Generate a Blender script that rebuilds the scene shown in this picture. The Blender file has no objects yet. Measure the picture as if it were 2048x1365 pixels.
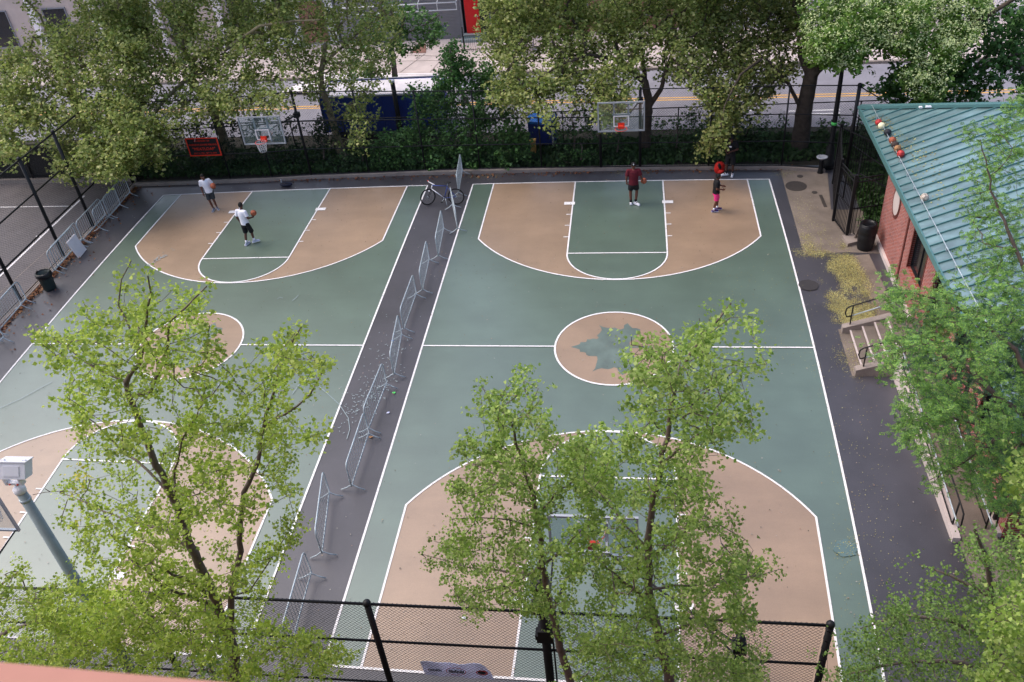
import bpy, math, random
import numpy as np
from mathutils import Vector, Matrix

R = random.Random(7)
rng = np.random.default_rng(11)
SC = bpy.context.scene
COL = SC.collection

# ---------------------------------------------------------------- camera geometry
CX, CY, CZ = 0.80868, -22.20983, 17.32926
PITCH, YAW, ROLL, FPX = 0.6463976, -0.1790096, -0.1066327, 1748.086
_fw = np.array([math.sin(YAW)*math.cos(PITCH), math.cos(YAW)*math.cos(PITCH), -math.sin(PITCH)])
_r = np.array([math.cos(YAW), -math.sin(YAW), 0.0])
_u = np.cross(_r, _fw)
_c, _s = math.cos(ROLL), math.sin(ROLL)
_r, _u = _c*_r + _s*_u, -_s*_r + _c*_u
CAM = np.array([CX, CY, CZ])

def ray(u, v):
    return _fw + (u-1024)/FPX*_r - (v-682.5)/FPX*_u
def G(u, v, z=0.0):            # survey point on a horizontal plane
    d = ray(u, v); return CAM + d*(z-CZ)/d[2]
def GY(u, v, y):               # survey point on a plane of constant y
    d = ray(u, v); return CAM + d*(y-CY)/d[1]
def GX(u, v, x):
    d = ray(u, v); return CAM + d*(x-CX)/d[0]

# ---------------------------------------------------------------- materials
def newmat(name):
    m = bpy.data.materials.new(name); m.use_nodes = True
    nt = m.node_tree; nt.nodes.clear()
    out = nt.nodes.new('ShaderNodeOutputMaterial')
    return m, nt, out

def L(nt, a, b): nt.links.new(a, b)

def noise_n(nt, scale, detail=4, rough=0.6, vec=None):
    n = nt.nodes.new('ShaderNodeTexNoise'); n.inputs['Scale'].default_value = scale
    n.inputs['Detail'].default_value = detail; n.inputs['Roughness'].default_value = rough
    if vec is None:
        g = nt.nodes.new('ShaderNodeNewGeometry'); vec = g.outputs['Position']
    L(nt, vec, n.inputs['Vector']); return n.outputs['Fac']

def ramp(nt, fac, stops):
    r = nt.nodes.new('ShaderNodeValToRGB'); cr = r.color_ramp
    while len(cr.elements) < len(stops): cr.elements.new(0.5)
    for e, (p, c) in zip(cr.elements, stops):
        e.position = p; e.color = (c[0], c[1], c[2], 1) if hasattr(c, '__len__') else (c, c, c, 1)
    L(nt, fac, r.inputs['Fac']); return r.outputs['Color']

def mix(nt, fac, a, b, mode='MIX'):
    m = nt.nodes.new('ShaderNodeMix'); m.data_type = 'RGBA'; m.blend_type = mode
    if hasattr(fac, 'is_linked') or hasattr(fac, 'node'): L(nt, fac, m.inputs[0])
    else: m.inputs[0].default_value = fac
    for s, v in ((6, a), (7, b)):
        if hasattr(v, 'node'): L(nt, v, m.inputs[s])
        else: m.inputs[s].default_value = (v[0], v[1], v[2], 1)
    return m.outputs[2]

def pmat(name, c, rough=0.7, var=0.12, scale=3.0, bump=0.0, bscale=60, metal=0.0, spec=0.4, fine=0.0, blot=None, wear=None, streak=None, coat=0):
    m, nt, out = newmat(name)
    b = nt.nodes.new('ShaderNodeBsdfPrincipled')
    lo = [x*(1-var) for x in c]; hi = [min(1, x*(1+var)) for x in c]
    f = noise_n(nt, scale)
    col = ramp(nt, f, [(0.3, lo), (0.7, hi)])
    if fine:
        f2 = noise_n(nt, 55, 2)
        col = mix(nt, 1.0, col, ramp(nt, f2, [(0.35, 1-fine), (0.65, 1+fine)]), 'MULTIPLY')
    if blot:                       # large worn patches
        f3 = noise_n(nt, blot[0], 5, 0.62)
        col = mix(nt, 1.0, col, ramp(nt, f3, [(0.35, blot[1]), (0.62, blot[2])]), 'MULTIPLY')
    if wear:                       # rubbed spots: (scale, threshold, colour)
        col = mix(nt, ramp(nt, noise_n(nt, wear[0], 6, 0.7), [(wear[1], 0), (wear[1]+0.05, wear[3])]), col, wear[2])
    if streak:                     # dirt streaks, stretched along one axis
        g = nt.nodes.new('ShaderNodeNewGeometry'); mp = nt.nodes.new('ShaderNodeMapping'); mp.inputs['Scale'].default_value = streak[0]
        L(nt, g.outputs['Position'], mp.inputs[0])
        col = mix(nt, 1.0, col, ramp(nt, noise_n(nt, 1.0, 6, 0.65, mp.outputs[0]), [(0.38, streak[1]), (0.62, streak[2])]), 'MULTIPLY')
    L(nt, col, b.inputs['Base Color'])
    b.inputs['Roughness'].default_value = rough; b.inputs['Metallic'].default_value = metal
    b.inputs['Specular IOR Level'].default_value = spec
    if coat:
        b.inputs['Coat Weight'].default_value = coat; b.inputs['Coat Roughness'].default_value = 0.35; b.inputs['Coat IOR'].default_value = 1.6
    if bump:
        bp = nt.nodes.new('ShaderNodeBump'); bp.inputs['Strength'].default_value = bump
        bp.inputs['Distance'].default_value = 0.01
        L(nt, noise_n(nt, bscale, 3), bp.inputs['Height']); L(nt, bp.outputs[0], b.inputs['Normal'])
    L(nt, b.outputs[0], out.inputs[0]); return m

def leafmat(name, cols, trans=0.35):
    m, nt, out = newmat(name)
    g = nt.nodes.new('ShaderNodeNewGeometry')
    n = len(cols)
    col = ramp(nt, g.outputs['Random Per Island'], [(i/(n-1), c) for i, c in enumerate(cols)])
    f = noise_n(nt, 1.1, 2)
    col = mix(nt, 1.0, col, ramp(nt, f, [(0.3, 0.75), (0.7, 1.2)]), 'MULTIPLY')
    d = nt.nodes.new('ShaderNodeBsdfDiffuse'); t = nt.nodes.new('ShaderNodeBsdfTranslucent')
    gl = nt.nodes.new('ShaderNodeBsdfGlossy'); gl.inputs['Roughness'].default_value = 0.55
    gl.inputs['Color'].default_value = (0.9, 0.95, 0.9, 1)
    L(nt, col, d.inputs[0]); L(nt, col, t.inputs[0])
    ms = nt.nodes.new('ShaderNodeMixShader'); ms.inputs[0].default_value = trans
    L(nt, d.outputs[0], ms.inputs[1]); L(nt, t.outputs[0], ms.inputs[2])
    m2 = nt.nodes.new('ShaderNodeMixShader'); m2.inputs[0].default_value = 0.025
    L(nt, ms.outputs[0], m2.inputs[1]); L(nt, gl.outputs[0], m2.inputs[2])
    L(nt, m2.outputs[0], out.inputs[0]); return m

def brickmat(name, axes, c1, c2, mortar, bw=0.21, rh=0.075):
    m, nt, out = newmat(name)
    b = nt.nodes.new('ShaderNodeBsdfPrincipled'); b.inputs['Roughness'].default_value = 0.85
    g = nt.nodes.new('ShaderNodeNewGeometry'); s = nt.nodes.new('ShaderNodeSeparateXYZ'); k = nt.nodes.new('ShaderNodeCombineXYZ')
    L(nt, g.outputs['Position'], s.inputs[0])
    L(nt, s.outputs[axes[0]], k.inputs[0]); L(nt, s.outputs[axes[1]], k.inputs[1])
    t = nt.nodes.new('ShaderNodeTexBrick'); L(nt, k.outputs[0], t.inputs['Vector'])
    t.inputs['Scale'].default_value = 1; t.inputs['Brick Width'].default_value = bw; t.inputs['Row Height'].default_value = rh
    t.inputs['Mortar Size'].default_value = 0.009; t.inputs['Color1'].default_value = (*c1, 1)
    t.inputs['Color2'].default_value = (*c2, 1); t.inputs['Mortar'].default_value = (*mortar, 1)
    col = mix(nt, 1.0, t.outputs['Color'], ramp(nt, noise_n(nt, 0.8, 4), [(0.3, 0.8), (0.7, 1.15)]), 'MULTIPLY')
    L(nt, col, b.inputs['Base Color'])
    bp = nt.nodes.new('ShaderNodeBump'); bp.inputs['Strength'].default_value = 0.5; bp.invert = True
    L(nt, t.outputs['Fac'], bp.inputs['Height']); L(nt, bp.outputs[0], b.inputs['Normal'])
    L(nt, b.outputs[0], out.inputs[0]); return m

M = {}
M['asphalt'] = pmat('asphalt', (0.050, 0.0465, 0.056), 0.45, 0.10, 0.6, 0.12, 90, fine=0.18, blot=(0.35, 0.78, 1.16), spec=0.7, coat=.2, wear=(2.6, .64, (0.095, 0.088, 0.095), .6))
M['asphalt_brown'] = pmat('asphalt_brown', (0.112, 0.100, 0.105), 0.75, 0.12, 0.8, 0.3, 80, fine=0.12, blot=(0.3, 0.85, 1.1))
M['green'] = pmat('court_green', (0.086, 0.130, 0.098), 0.38, 0.07, 0.9, 0.08, 110, fine=0.08, blot=(0.22, 0.91, 1.06), spec=1.0, coat=.8, wear=(1.7, .66, (0.055, 0.075, 0.065), .5), streak=((.25, .9, 1), .93, 1.05))
M['tan'] = pmat('court_tan', (0.305, 0.205, 0.135), 0.42, 0.06, 0.8, 0.08, 110, fine=0.07, blot=(0.25, 0.86, 1.09), spec=0.8, coat=.5, wear=(1.9, .66, (0.19, 0.125, 0.09), .5), streak=((.25, .9, 1), .93, 1.05))
M['line'] = pmat('line_paint', (0.80, 0.77, 0.78), 0.6, 0.07, 2, fine=0.07, wear=(14, .60, (0.34, 0.33, 0.32), .75))
M['leafpaint'] = pmat('leaf_paint', (0.095, 0.130, 0.112), 0.40, 0.05, 0.6, blot=(1.6, 0.9, 1.35), spec=.8, coat=.5)
M['chalk'] = pmat('chalk', (0.30, 0.36, 0.38), 0.9, 0.3, 30)
M['conc'] = pmat('concrete', (0.185, 0.15, 0.125), 0.85, 0.10, 1.2, 0.3, 60, fine=0.10, blot=(0.8, 0.75, 1.12))
M['conc_lt'] = pmat('pale_concrete', (0.80, 0.74, 0.76), 0.85, 0.06, 1.0, fine=0.05, blot=(0.5, 0.88, 1.08))
M['walk'] = pmat('sidewalk_concrete', (0.54, 0.46, 0.44), 0.85, 0.06, 1.0, fine=0.06, blot=(0.5, 0.88, 1.08))
M['stone'] = pmat('kerb_stone', (0.27, 0.225, 0.20), 0.85, 0.15, 3.0, 0.3, 50, fine=0.12)
M['road'] = pmat('road_asphalt', (0.25, 0.24, 0.275), 0.8, 0.08, 0.5, fine=0.10, blot=(0.4, 0.85, 1.1))
M['yellow'] = pmat('yellow_paint', (0.75, 0.42, 0.12), 0.7, 0.15, 6)
M['soil'] = pmat('soil', (0.035, 0.032, 0.022), 0.95, 0.3, 2, 0.5, 20)
M['black'] = pmat('black_coated_steel', (0.010, 0.010, 0.012), 0.5, 0.1, 5, spec=0.3)
M['wire'] = pmat('black_vinyl_wire', (0.014, 0.013, 0.018), 0.6, 0.1, 5, spec=0.3)
M['galv'] = pmat('galvanised_steel', (0.43, 0.49, 0.53), 0.42, 0.2, 8, metal=0.2, spec=0.5)
M['white'] = pmat('white_enamel', (0.80, 0.80, 0.84), 0.45, 0.03, 2)
M['offwhite'] = pmat('offwhite_plastic', (0.80, 0.74, 0.74), 0.5, 0.05, 3)
M['grey'] = pmat('grey_paint', (0.25, 0.30, 0.31), 0.5, 0.12, 3, fine=0.05)
M['alum'] = pmat('aluminium', (0.42, 0.43, 0.47), 0.45, 0.06, 4, metal=0.4)
M['red_rim'] = pmat('rim_red', (0.72, 0.045, 0.02), 0.45, 0.05, 4)
M['net'] = pmat('net_cord', (0.75, 0.73, 0.74), 0.9, 0.05, 6)
M['dkgreen'] = pmat('dark_green_plastic', (0.020, 0.035, 0.033), 0.5, 0.15, 5)
M['bag'] = pmat('black_bag', (0.006, 0.006, 0.008), 0.3, 0.1, 8, 0.6, 25)
M['roof'] = pmat('teal_metal_roof', (0.145, 0.245, 0.255), 0.30, 0.08, 0.5, metal=0.1, spec=1.0, coat=.9, blot=(0.55, 0.72, 1.12), streak=((.5, 2.6, 2.6), .62, 1.12), wear=(3.2, .66, (0.07, 0.09, 0.09), .7))
M['rooftrim'] = pmat('teal_metal_trim', (0.10, 0.225, 0.23), 0.4, 0.08, 1.0, metal=0.2)
M['brick_x'] = brickmat('red_brick_side', ('Y', 'Z'), (0.37, 0.080, 0.052), (0.23, 0.046, 0.036), (0.40, 0.31, 0.30))
M['brick_y'] = brickmat('red_brick_front', ('X', 'Z'), (0.37, 0.080, 0.052), (0.23, 0.046, 0.036), (0.40, 0.31, 0.30))
M['brick_dk'] = pmat('dark_brick', (0.12, 0.028, 0.022), 0.85, 0.3, 9)
M['coping'] = pmat('terracotta_coping', (0.43, 0.20, 0.15), 0.8, 0.06, 6)
M['window'] = pmat('dark_window', (0.012, 0.014, 0.018), 0.15, 0.2, 2, spec=0.6)
M['bark'] = pmat('grey_bark', (0.115, 0.085, 0.070), 0.9, 0.35, 9, 1.0, 30)
M['bark_dk'] = pmat('dark_bark', (0.15, 0.118, 0.098), 0.9, 0.35, 8, 1.0, 30)
M['bark_pl'] = pmat('plane_bark', (0.20, 0.165, 0.10), 0.85, 0.55, 3.5, 0.5, 20)
M['skin'] = pmat('brown_skin', (0.135, 0.050, 0.030), 0.5, 0.06, 8, spec=0.4)
M['skin2'] = pmat('dark_brown_skin', (0.095, 0.036, 0.024), 0.5, 0.06, 8, spec=0.4)
M['hair'] = pmat('black_hair', (0.008, 0.006, 0.006), 0.8, 0.3, 40, 0.8, 120)
M['eye'] = pmat('eye', (0.5, 0.48, 0.46), 0.3, 0.0, 5)
M['tee_w'] = pmat('white_cotton', (0.78, 0.77, 0.84), 0.9, 0.03, 6, 0.4, 9)
M['tee_m'] = pmat('maroon_cotton', (0.105, 0.007, 0.016), 0.9, 0.12, 6, 0.4, 9)
M['tee_k'] = pmat('black_cotton', (0.005, 0.005, 0.007), 0.85, 0.2, 6, 0.4, 9)
M['short_g'] = pmat('charcoal_cloth', (0.032, 0.038, 0.044), 0.85, 0.2, 6, 0.4, 9)
M['short_k'] = pmat('black_cloth', (0.007, 0.007, 0.009), 0.8, 0.2, 6, 0.4, 9)
M['short_p'] = pmat('hot_pink_cloth', (0.80, 0.035, 0.22), 0.8, 0.1, 6, 0.4, 9)
M['shoe_w'] = pmat('white_leather', (0.75, 0.74, 0.80), 0.5, 0.05, 9)
M['shoe_b'] = pmat('navy_white_shoe', (0.22, 0.23, 0.28), 0.6, 0.8, 22)
M['shoe_g'] = pmat('blue_grey_shoe', (0.42, 0.45, 0.56), 0.6, 0.3, 14)
M['shoe_p'] = pmat('purple_shoe', (0.055, 0.025, 0.17), 0.5, 0.2, 14)
M['ball_o'] = pmat('orange_ball', (0.40, 0.105, 0.050), 0.6, 0.08, 10, 0.3, 200)
M['ball_t'] = pmat('tan_ball', (0.33, 0.17, 0.075), 0.7, 0.2, 10)
M['ball_d'] = pmat('dark_brown_ball', (0.055, 0.035, 0.030), 0.7, 0.2, 10)
M['ball_k'] = pmat('charcoal_ball', (0.018, 0.020, 0.028), 0.6, 0.2, 10)
M['ball_r'] = pmat('red_ball', (0.55, 0.045, 0.045), 0.45, 0.1, 10)
M['ball_w'] = pmat('scuffed_white_ball', (0.55, 0.47, 0.40), 0.6, 0.5, 14)
M['ball_c'] = pmat('cream_ball', (0.80, 0.74, 0.50), 0.6, 0.08, 14)
M['seam'] = pmat('seam_black', (0.006, 0.006, 0.006), 0.7, 0.0, 5)
M['red_bag'] = pmat('red_nylon', (0.62, 0.018, 0.010), 0.6, 0.15, 8, 0.6, 15)
M['navy'] = pmat('navy_nylon', (0.012, 0.014, 0.035), 0.6, 0.15, 8, 0.6, 15)
M['blue'] = pmat('blue_panel', (0.010, 0.040, 0.27), 0.55, 0.08, 2)
M['blue_lt'] = pmat('bright_blue', (0.02, 0.20, 0.72), 0.4, 0.08, 2)  # on the street box lid this brightness is reflected sky, put into the colour
M['blue_fr'] = pmat('blue_frame_paint', (0.035, 0.07, 0.30), 0.35, 0.05, 5)
M['sign_k'] = pmat('sign_black', (0.006, 0.006, 0.009), 0.6, 0.05, 5)
M['sign_r'] = pmat('sign_red', (0.72, 0.030, 0.008), 0.5, 0.03, 5)

M['red'] = pmat('red_paint', (0.62, 0.012, 0.014), 0.4, 0.05, 2)
M['shutter'] = pmat('shutter_grey', (0.24, 0.24, 0.27), 0.5, 0.06, 3)
M['facade_k'] = pmat('black_facade', (0.022, 0.022, 0.028), 0.6, 0.15, 2)
M['facade_s'] = pmat('pale_stone_facade', (0.52, 0.43, 0.40), 0.85, 0.08, 2, fine=0.05)
M['facade_b'] = pmat('brown_facade', (0.25, 0.13, 0.10), 0.85, 0.1, 2, fine=0.05)
M['wet'] = pmat('damp_asphalt', (0.040, 0.036, 0.038), 0.55, 0.15, 4)
M['wetgreen'] = pmat('puddle_green', (0.11, 0.17, 0.17), 0.12, 0.1, 4)
M['iron'] = pmat('cast_iron', (0.045, 0.036, 0.032), 0.7, 0.25, 25, 0.6, 40)
M['tape'] = pmat('green_tape', (0.12, 0.75, 0.16), 0.5, 0.05, 3)
M['banner'] = leafmat('banner_cloth', [(0.85, 0.86, 0.98), (0.83, 0.84, 0.97)], 0.5)
M['bark_mid'] = pmat('brown_bark', (0.075, 0.055, 0.042), 0.9, 0.4, 5, 1.0, 24)  # shade on the plane trunks is worked into this dark brown
M['petal'] = leafmat('petal_litter', [(0.40, 0.38, 0.13), (0.55, 0.54, 0.25), (0.30, 0.22, 0.07), (0.46, 0.44, 0.17), (0.24, 0.15, 0.06)], 0.1)
M['litter'] = leafmat('dry_leaf', [(0.20, 0.07, 0.035), (0.14, 0.05, 0.03), (0.30, 0.14, 0.06), (0.09, 0.04, 0.03)], 0.1)
M['specks'] = leafmat('court_litter', [(0.30, 0.16, 0.10), (0.45, 0.42, 0.38), (0.10, 0.09, 0.07), (0.40, 0.30, 0.18)], 0.1)
M['ginkgo'] = leafmat('ginkgo_leaf', [(0.36, 0.50, 0.050), (0.46, 0.58, 0.075), (0.24, 0.38, 0.040), (0.62, 0.72, 0.16), (0.18, 0.30, 0.035)], 0.52)
M['ginkgo2'] = leafmat('ginkgo_leaf_green', [(0.26, 0.41, 0.060), (0.36, 0.51, 0.095), (0.17, 0.30, 0.040), (0.54, 0.66, 0.20), (0.14, 0.25, 0.035)], 0.52)
M['ginkgo_y'] = leafmat('ginkgo_leaf_yellow', [(0.50, 0.46, 0.05), (0.42, 0.45, 0.06), (0.60, 0.50, 0.08), (0.36, 0.42, 0.05)], 0.42)
M['ginkgo_d'] = leafmat('ginkgo_leaf_dark', [(0.15, 0.27, 0.05), (0.22, 0.36, 0.07), (0.10, 0.20, 0.04), (0.32, 0.45, 0.12)], 0.4)
M['plane'] = leafmat('plane_leaf', [(0.27, 0.35, 0.075), (0.40, 0.45, 0.13), (0.16, 0.23, 0.05), (0.62, 0.60, 0.25), (0.30, 0.38, 0.09), (0.12, 0.18, 0.035)], 0.42)
M['plane2'] = leafmat('plane_leaf_dark', [(0.19, 0.25, 0.055), (0.29, 0.33, 0.09), (0.11, 0.16, 0.035), (0.48, 0.46, 0.17), (0.09, 0.135, 0.03)], 0.4)
M['pagoda'] = leafmat('pagoda_leaf', [(0.14, 0.26, 0.045), (0.22, 0.37, 0.06), (0.09, 0.18, 0.035)], 0.35)
M['blossom'] = leafmat('cream_blossom', [(0.55, 0.64, 0.28), (0.68, 0.74, 0.40), (0.42, 0.54, 0.20)], 0.3)
M['linden'] = leafmat('linden_leaf', [(0.065, 0.155, 0.036), (0.11, 0.24, 0.055), (0.04, 0.10, 0.026), (0.17, 0.33, 0.10)], 0.3)
M['shrub'] = leafmat('shrub_leaf', [(0.050, 0.115, 0.038), (0.075, 0.155, 0.045), (0.025, 0.06, 0.022), (0.11, 0.21, 0.07)], 0.28)
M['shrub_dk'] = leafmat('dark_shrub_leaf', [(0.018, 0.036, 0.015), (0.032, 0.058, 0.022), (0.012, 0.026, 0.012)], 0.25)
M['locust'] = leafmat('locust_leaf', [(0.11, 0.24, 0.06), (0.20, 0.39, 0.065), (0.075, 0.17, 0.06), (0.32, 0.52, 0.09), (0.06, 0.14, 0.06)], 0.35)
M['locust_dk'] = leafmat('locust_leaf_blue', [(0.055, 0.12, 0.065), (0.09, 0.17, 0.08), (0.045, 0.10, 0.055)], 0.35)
M['grass'] = leafmat('grass_blade', [(0.030, 0.075, 0.018), (0.05, 0.11, 0.025), (0.022, 0.055, 0.014)], 0.25)
def glassmat():
    m, nt, out = newmat('backboard_glass')
    t = nt.nodes.new('ShaderNodeBsdfTransparent'); t.inputs[0].default_value = (0.86, 0.90, 0.92, 1)
    g = nt.nodes.new('ShaderNodeBsdfGlossy'); g.inputs['Roughness'].default_value = 0.08
    x = nt.nodes.new('ShaderNodeMixShader'); x.inputs[0].default_value = 0.10
    L(nt, t.outputs[0], x.inputs[1]); L(nt, g.outputs[0], x.inputs[2]); L(nt, x.outputs[0], out.inputs[0]); return m
M['glass'] = glassmat()

# ---------------------------------------------------------------- mesh helpers
class MB:
    def __init__(s): s.v = []; s.f = []
    def add(s, vs, fs):
        o = len(s.v); s.v += [tuple(map(float, p)) for p in vs]; s.f += [tuple(i+o for i in f) for f in fs]
        return s
    def box(s, x0, x1, y0, y1, z0, z1):
        return s.add([(x0,y0,z0),(x1,y0,z0),(x1,y1,z0),(x0,y1,z0),(x0,y0,z1),(x1,y0,z1),(x1,y1,z1),(x0,y1,z1)],
              [(0,3,2,1),(4,5,6,7),(0,1,5,4),(1,2,6,5),(2,3,7,6),(3,0,4,7)])
    def prism(s, poly, z0, z1):       # poly: ccw list of (x,y); z1 may be a function
        n = len(poly); zt = z1 if callable(z1) else (lambda x, y: z1)
        vs = [(x, y, z0) for x, y in poly] + [(x, y, zt(x, y)) for x, y in poly]
        return s.add(vs, [tuple(range(n-1, -1, -1)), tuple(range(n, 2*n))] + [(i, (i+1) % n, n+(i+1) % n, n+i) for i in range(n)])
    def sheet(s, poly, z):
        return s.add([(x, y, z) for x, y in poly], [tuple(range(len(poly)))])
    def hexa(s, p):                   # 8 points, bottom 4 then top 4
        return s.add(p, [(0,3,2,1),(4,5,6,7),(0,1,5,4),(1,2,6,5),(2,3,7,6),(3,0,4,7)])
    def bar(s, a, b, w, h, up=(0,0,1)):   # rectangular bar between points
        a, b = np.array(a, float), np.array(b, float); d = b-a; d /= np.linalg.norm(d)
        up = np.array(up, float); sd = np.cross(d, up)
        if np.linalg.norm(sd) < 1e-6: sd = np.cross(d, (1, 0, 0))
        sd /= np.linalg.norm(sd); up = np.cross(sd, d)
        q = [(-1,-1),(1,-1),(1,1),(-1,1)]
        return s.hexa([a+sd*w/2*i+up*h/2*j for i, j in q]+[b+sd*w/2*i+up*h/2*j for i, j in q])
    def tube(s, pts, r, n=8, cap=True, closed=False):
        pts = [np.array(p, float) for p in pts]; m = len(pts)
        rs = r if hasattr(r, '__len__') else [r]*m
        o = len(s.v); prev = None
        for i, p in enumerate(pts):
            if closed: d = pts[(i+1) % m]-pts[i-1]
            else: d = pts[min(i+1, m-1)]-pts[max(i-1, 0)]
            d = d/(np.linalg.norm(d)+1e-12)
            if prev is None:
                a = np.cross(d, (0, 0, 1) if abs(d[2]) < 0.9 else (1, 0, 0))
            else: a = prev-d*np.dot(prev, d)
            a = a/(np.linalg.norm(a)+1e-12); prev = a; b = np.cross(d, a)
            for k in range(n):
                t = 2*math.pi*k/n; q = p+rs[i]*(math.cos(t)*a+math.sin(t)*b); s.v.append((q[0], q[1], q[2]))
        for i in range(m if closed else m-1):
            j = (i+1) % m
            for k in range(n):
                s.f.append((o+i*n+k, o+i*n+(k+1) % n, o+j*n+(k+1) % n, o+j*n+k))
        if cap and not closed:
            s.f.append(tuple(o+k for k in range(n-1, -1, -1))); s.f.append(tuple(o+(m-1)*n+k for k in range(n)))
        return s
    def lathe(s, prof, c=(0, 0, 0), n=20, sx=1, sy=1):
        o = len(s.v)
        for r, z in prof:
            for k in range(n):
                t = 2*math.pi*k/n; s.v.append((c[0]+r*sx*math.cos(t), c[1]+r*sy*math.sin(t), c[2]+z))
        for i in range(len(prof)-1):
            for k in range(n):
                s.f.append((o+i*n+k, o+i*n+(k+1) % n, o+(i+1)*n+(k+1) % n, o+(i+1)*n+k))
        if prof[0][0] > 1e-6: s.f.append(tuple(o+k for k in range(n-1, -1, -1)))
        if prof[-1][0] > 1e-6: s.f.append(tuple(o+(len(prof)-1)*n+k for k in range(n)))
        return s
    def ball(s, c, r, n=12, sc=(1, 1, 1)):
        prof = [(math.sin(math.pi*i/n)*r, -math.cos(math.pi*i/n)*r) for i in range(n+1)]
        prof[0] = (1e-4, -r); prof[-1] = (1e-4, r)
        o = len(s.v); s.lathe(prof, (0, 0, 0), n+4)
        for i in range(o, len(s.v)):
            x, y, z = s.v[i]; s.v[i] = (x*sc[0]+c[0], y*sc[1]+c[1], z*sc[2]+c[2])
        return s
    def xf(s, m):
        s.v = [tuple(m @ Vector(p)) for p in s.v]; return s
    def mesh(s, name):
        me = bpy.data.meshes.new(name); me.from_pydata(s.v, [], s.f); me.update(); return me
    def build(s, name, mat, parent=None, smooth=False):
        me = s.mesh(name); me.materials.append(mat)
        if smooth: me.polygons.foreach_set('use_smooth', [True]*len(me.polygons))
        o = bpy.data.objects.new(name, me); COL.objects.link(o)
        if parent is not None: adopt(o, parent)
        return o

def adopt(o, parent):
    o.parent = parent
    if parent.type == 'EMPTY':
        o.matrix_parent_inverse = (Matrix.Translation(parent.location) @ parent.rotation_euler.to_matrix().to_4x4()).inverted()

def tag(o, label=None, cat=None, group=None, kind=None):
    if label: o['label'] = label
    if cat: o['category'] = cat
    if group: o['group'] = group
    if kind: o['kind'] = kind
    return o
def thing(name, label, cat, loc=(0, 0, 0), group=None, rz=0):
    o = bpy.data.objects.new(name, None); COL.objects.link(o)
    o.location = [float(a) for a in loc]; o.rotation_euler = (0, 0, rz); o.empty_display_size = 0.2
    return tag(o, label, cat, group)
def struct(o): return tag(o, kind='structure')
def copy_tree(o, parent=None):
    c = o.copy(); COL.objects.link(c)
    if parent is not None:
        c.parent = parent; c.matrix_parent_inverse = o.matrix_parent_inverse.copy()
    for ch in list(o.children): copy_tree(ch, c)
    return c
def seg(a, b, n=2):
    return [np.array(a, float)+(np.array(b, float)-np.array(a, float))*i/(n-1) for i in range(n)]

# ---------------------------------------------------------------- ground
gx = MB().sheet([(-120, -60), (120, -60), (120, 140), (-120, 140)], -0.03)
struct(gx.build('ground', M['soil']))
# play area asphalt
struct(MB().sheet([(-22.35, -12.95), (9.4, -12.95), (9.4, 6.4), (9.1, 12.55), (-22.3, 12.55)], 0.0).build('asphalt_yard', M['asphalt']))
struct(MB().sheet([(-60, -30), (-22.55, -30), (-22.55, 13.2), (-60, 13.2)], 0.0).build('neighbouring_court', M['asphalt_brown']))

# painted courts: ideal plan coordinates -> surveyed position (the real slab is slightly out of square)
WC = [[-0.0477, 0.1069], [-0.0875, 0.1973], [0.0331, -0.1542], [0.0338, -0.2044], [0.1996, -0.0456], [0.2474, 0.209], [-0.2645, -0.0743], [0.1534, 0.0081], [-0.0491, -0.3093], [-0.293, -0.0098]]
def warp(x, y):
    X, Y = (x+7)/14, y/12; k = 0; dx = dy = 0
    for i in range(4):
        for j in range(4-i):
            t = X**i*Y**j; dx += WC[k][0]*t; dy += WC[k][1]*t; k += 1
    return (x+dx, y+dy)
CL, CW, KW, FT, TW, BD, CR, AP, DX = 11.591, 6.212, 1.83, 5.96, 5.313, 4.792, 1.868, 7.747, -14.422

def dense(poly, closed=True, step=0.6):
    out = []; n = len(poly)
    for i in range(n if closed else n-1):
        a, b = poly[i], poly[(i+1) % n]; d = math.hypot(b[0]-a[0], b[1]-a[1]); k = max(1, int(d/step))
        out += [(a[0]+(b[0]-a[0])*t/k, a[1]+(b[1]-a[1])*t/k) for t in range(k)]
    if not closed: out.append(poly[-1])
    return out
def area(mb, poly, ox, z):
    q = [warp(x+ox, y) for x, y in dense(poly)]
    cx = sum(p[0] for p in q)/len(q); cy = sum(p[1] for p in q)/len(q)
    o = len(mb.v); mb.v.append((cx, cy, z)); mb.v += [(x, y, z) for x, y in q]; n = len(q)
    mb.f += [(o, o+1+i, o+1+(i+1) % n) for i in range(n)]
def stroke(mb, poly, ox, z, w=0.055, closed=False):
    p = dense(poly, closed, 0.3); p = [np.array(warp(x+ox, y)) for x, y in p]; n = len(p); o = len(mb.v)
    for i in range(n):
        d = (p[(i+1) % n]-p[i-1]) if closed else p[min(i+1, n-1)]-p[max(i-1, 0)]
        d = d/np.linalg.norm(d); nn = np.array((-d[1], d[0]))*w/2
        if not closed and i == 0: p0 = p[i]-d*w/2
        elif not closed and i == n-1: p0 = p[i]+d*w/2
        else: p0 = p[i]
        mb.v += [(*(p0+nn), z), (*(p0-nn), z)]
    for i in range(n if closed else n-1):
        j = (i+1) % n; mb.f.append((o+2*i, o+2*i+1, o+2*j+1, o+2*j))
def arc3(s):      # three point boundary, s=+1 far end, -1 near end
    hy = CL-BD; mid = CL-AP
    # circle through (-TW,hy), (0,mid), (TW,hy)
    h = hy-mid; r = (TW*TW+h*h)/(2*h); cy = mid+r; a = math.asin(TW/r)
    arc = [(r*math.sin(-a+2*a*i/40), cy-r*math.cos(-a+2*a*i/40)) for i in range(41)]
    return [(x, y*s) for x, y in [(-TW, CL)]+arc+[(TW, CL)]]
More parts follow.
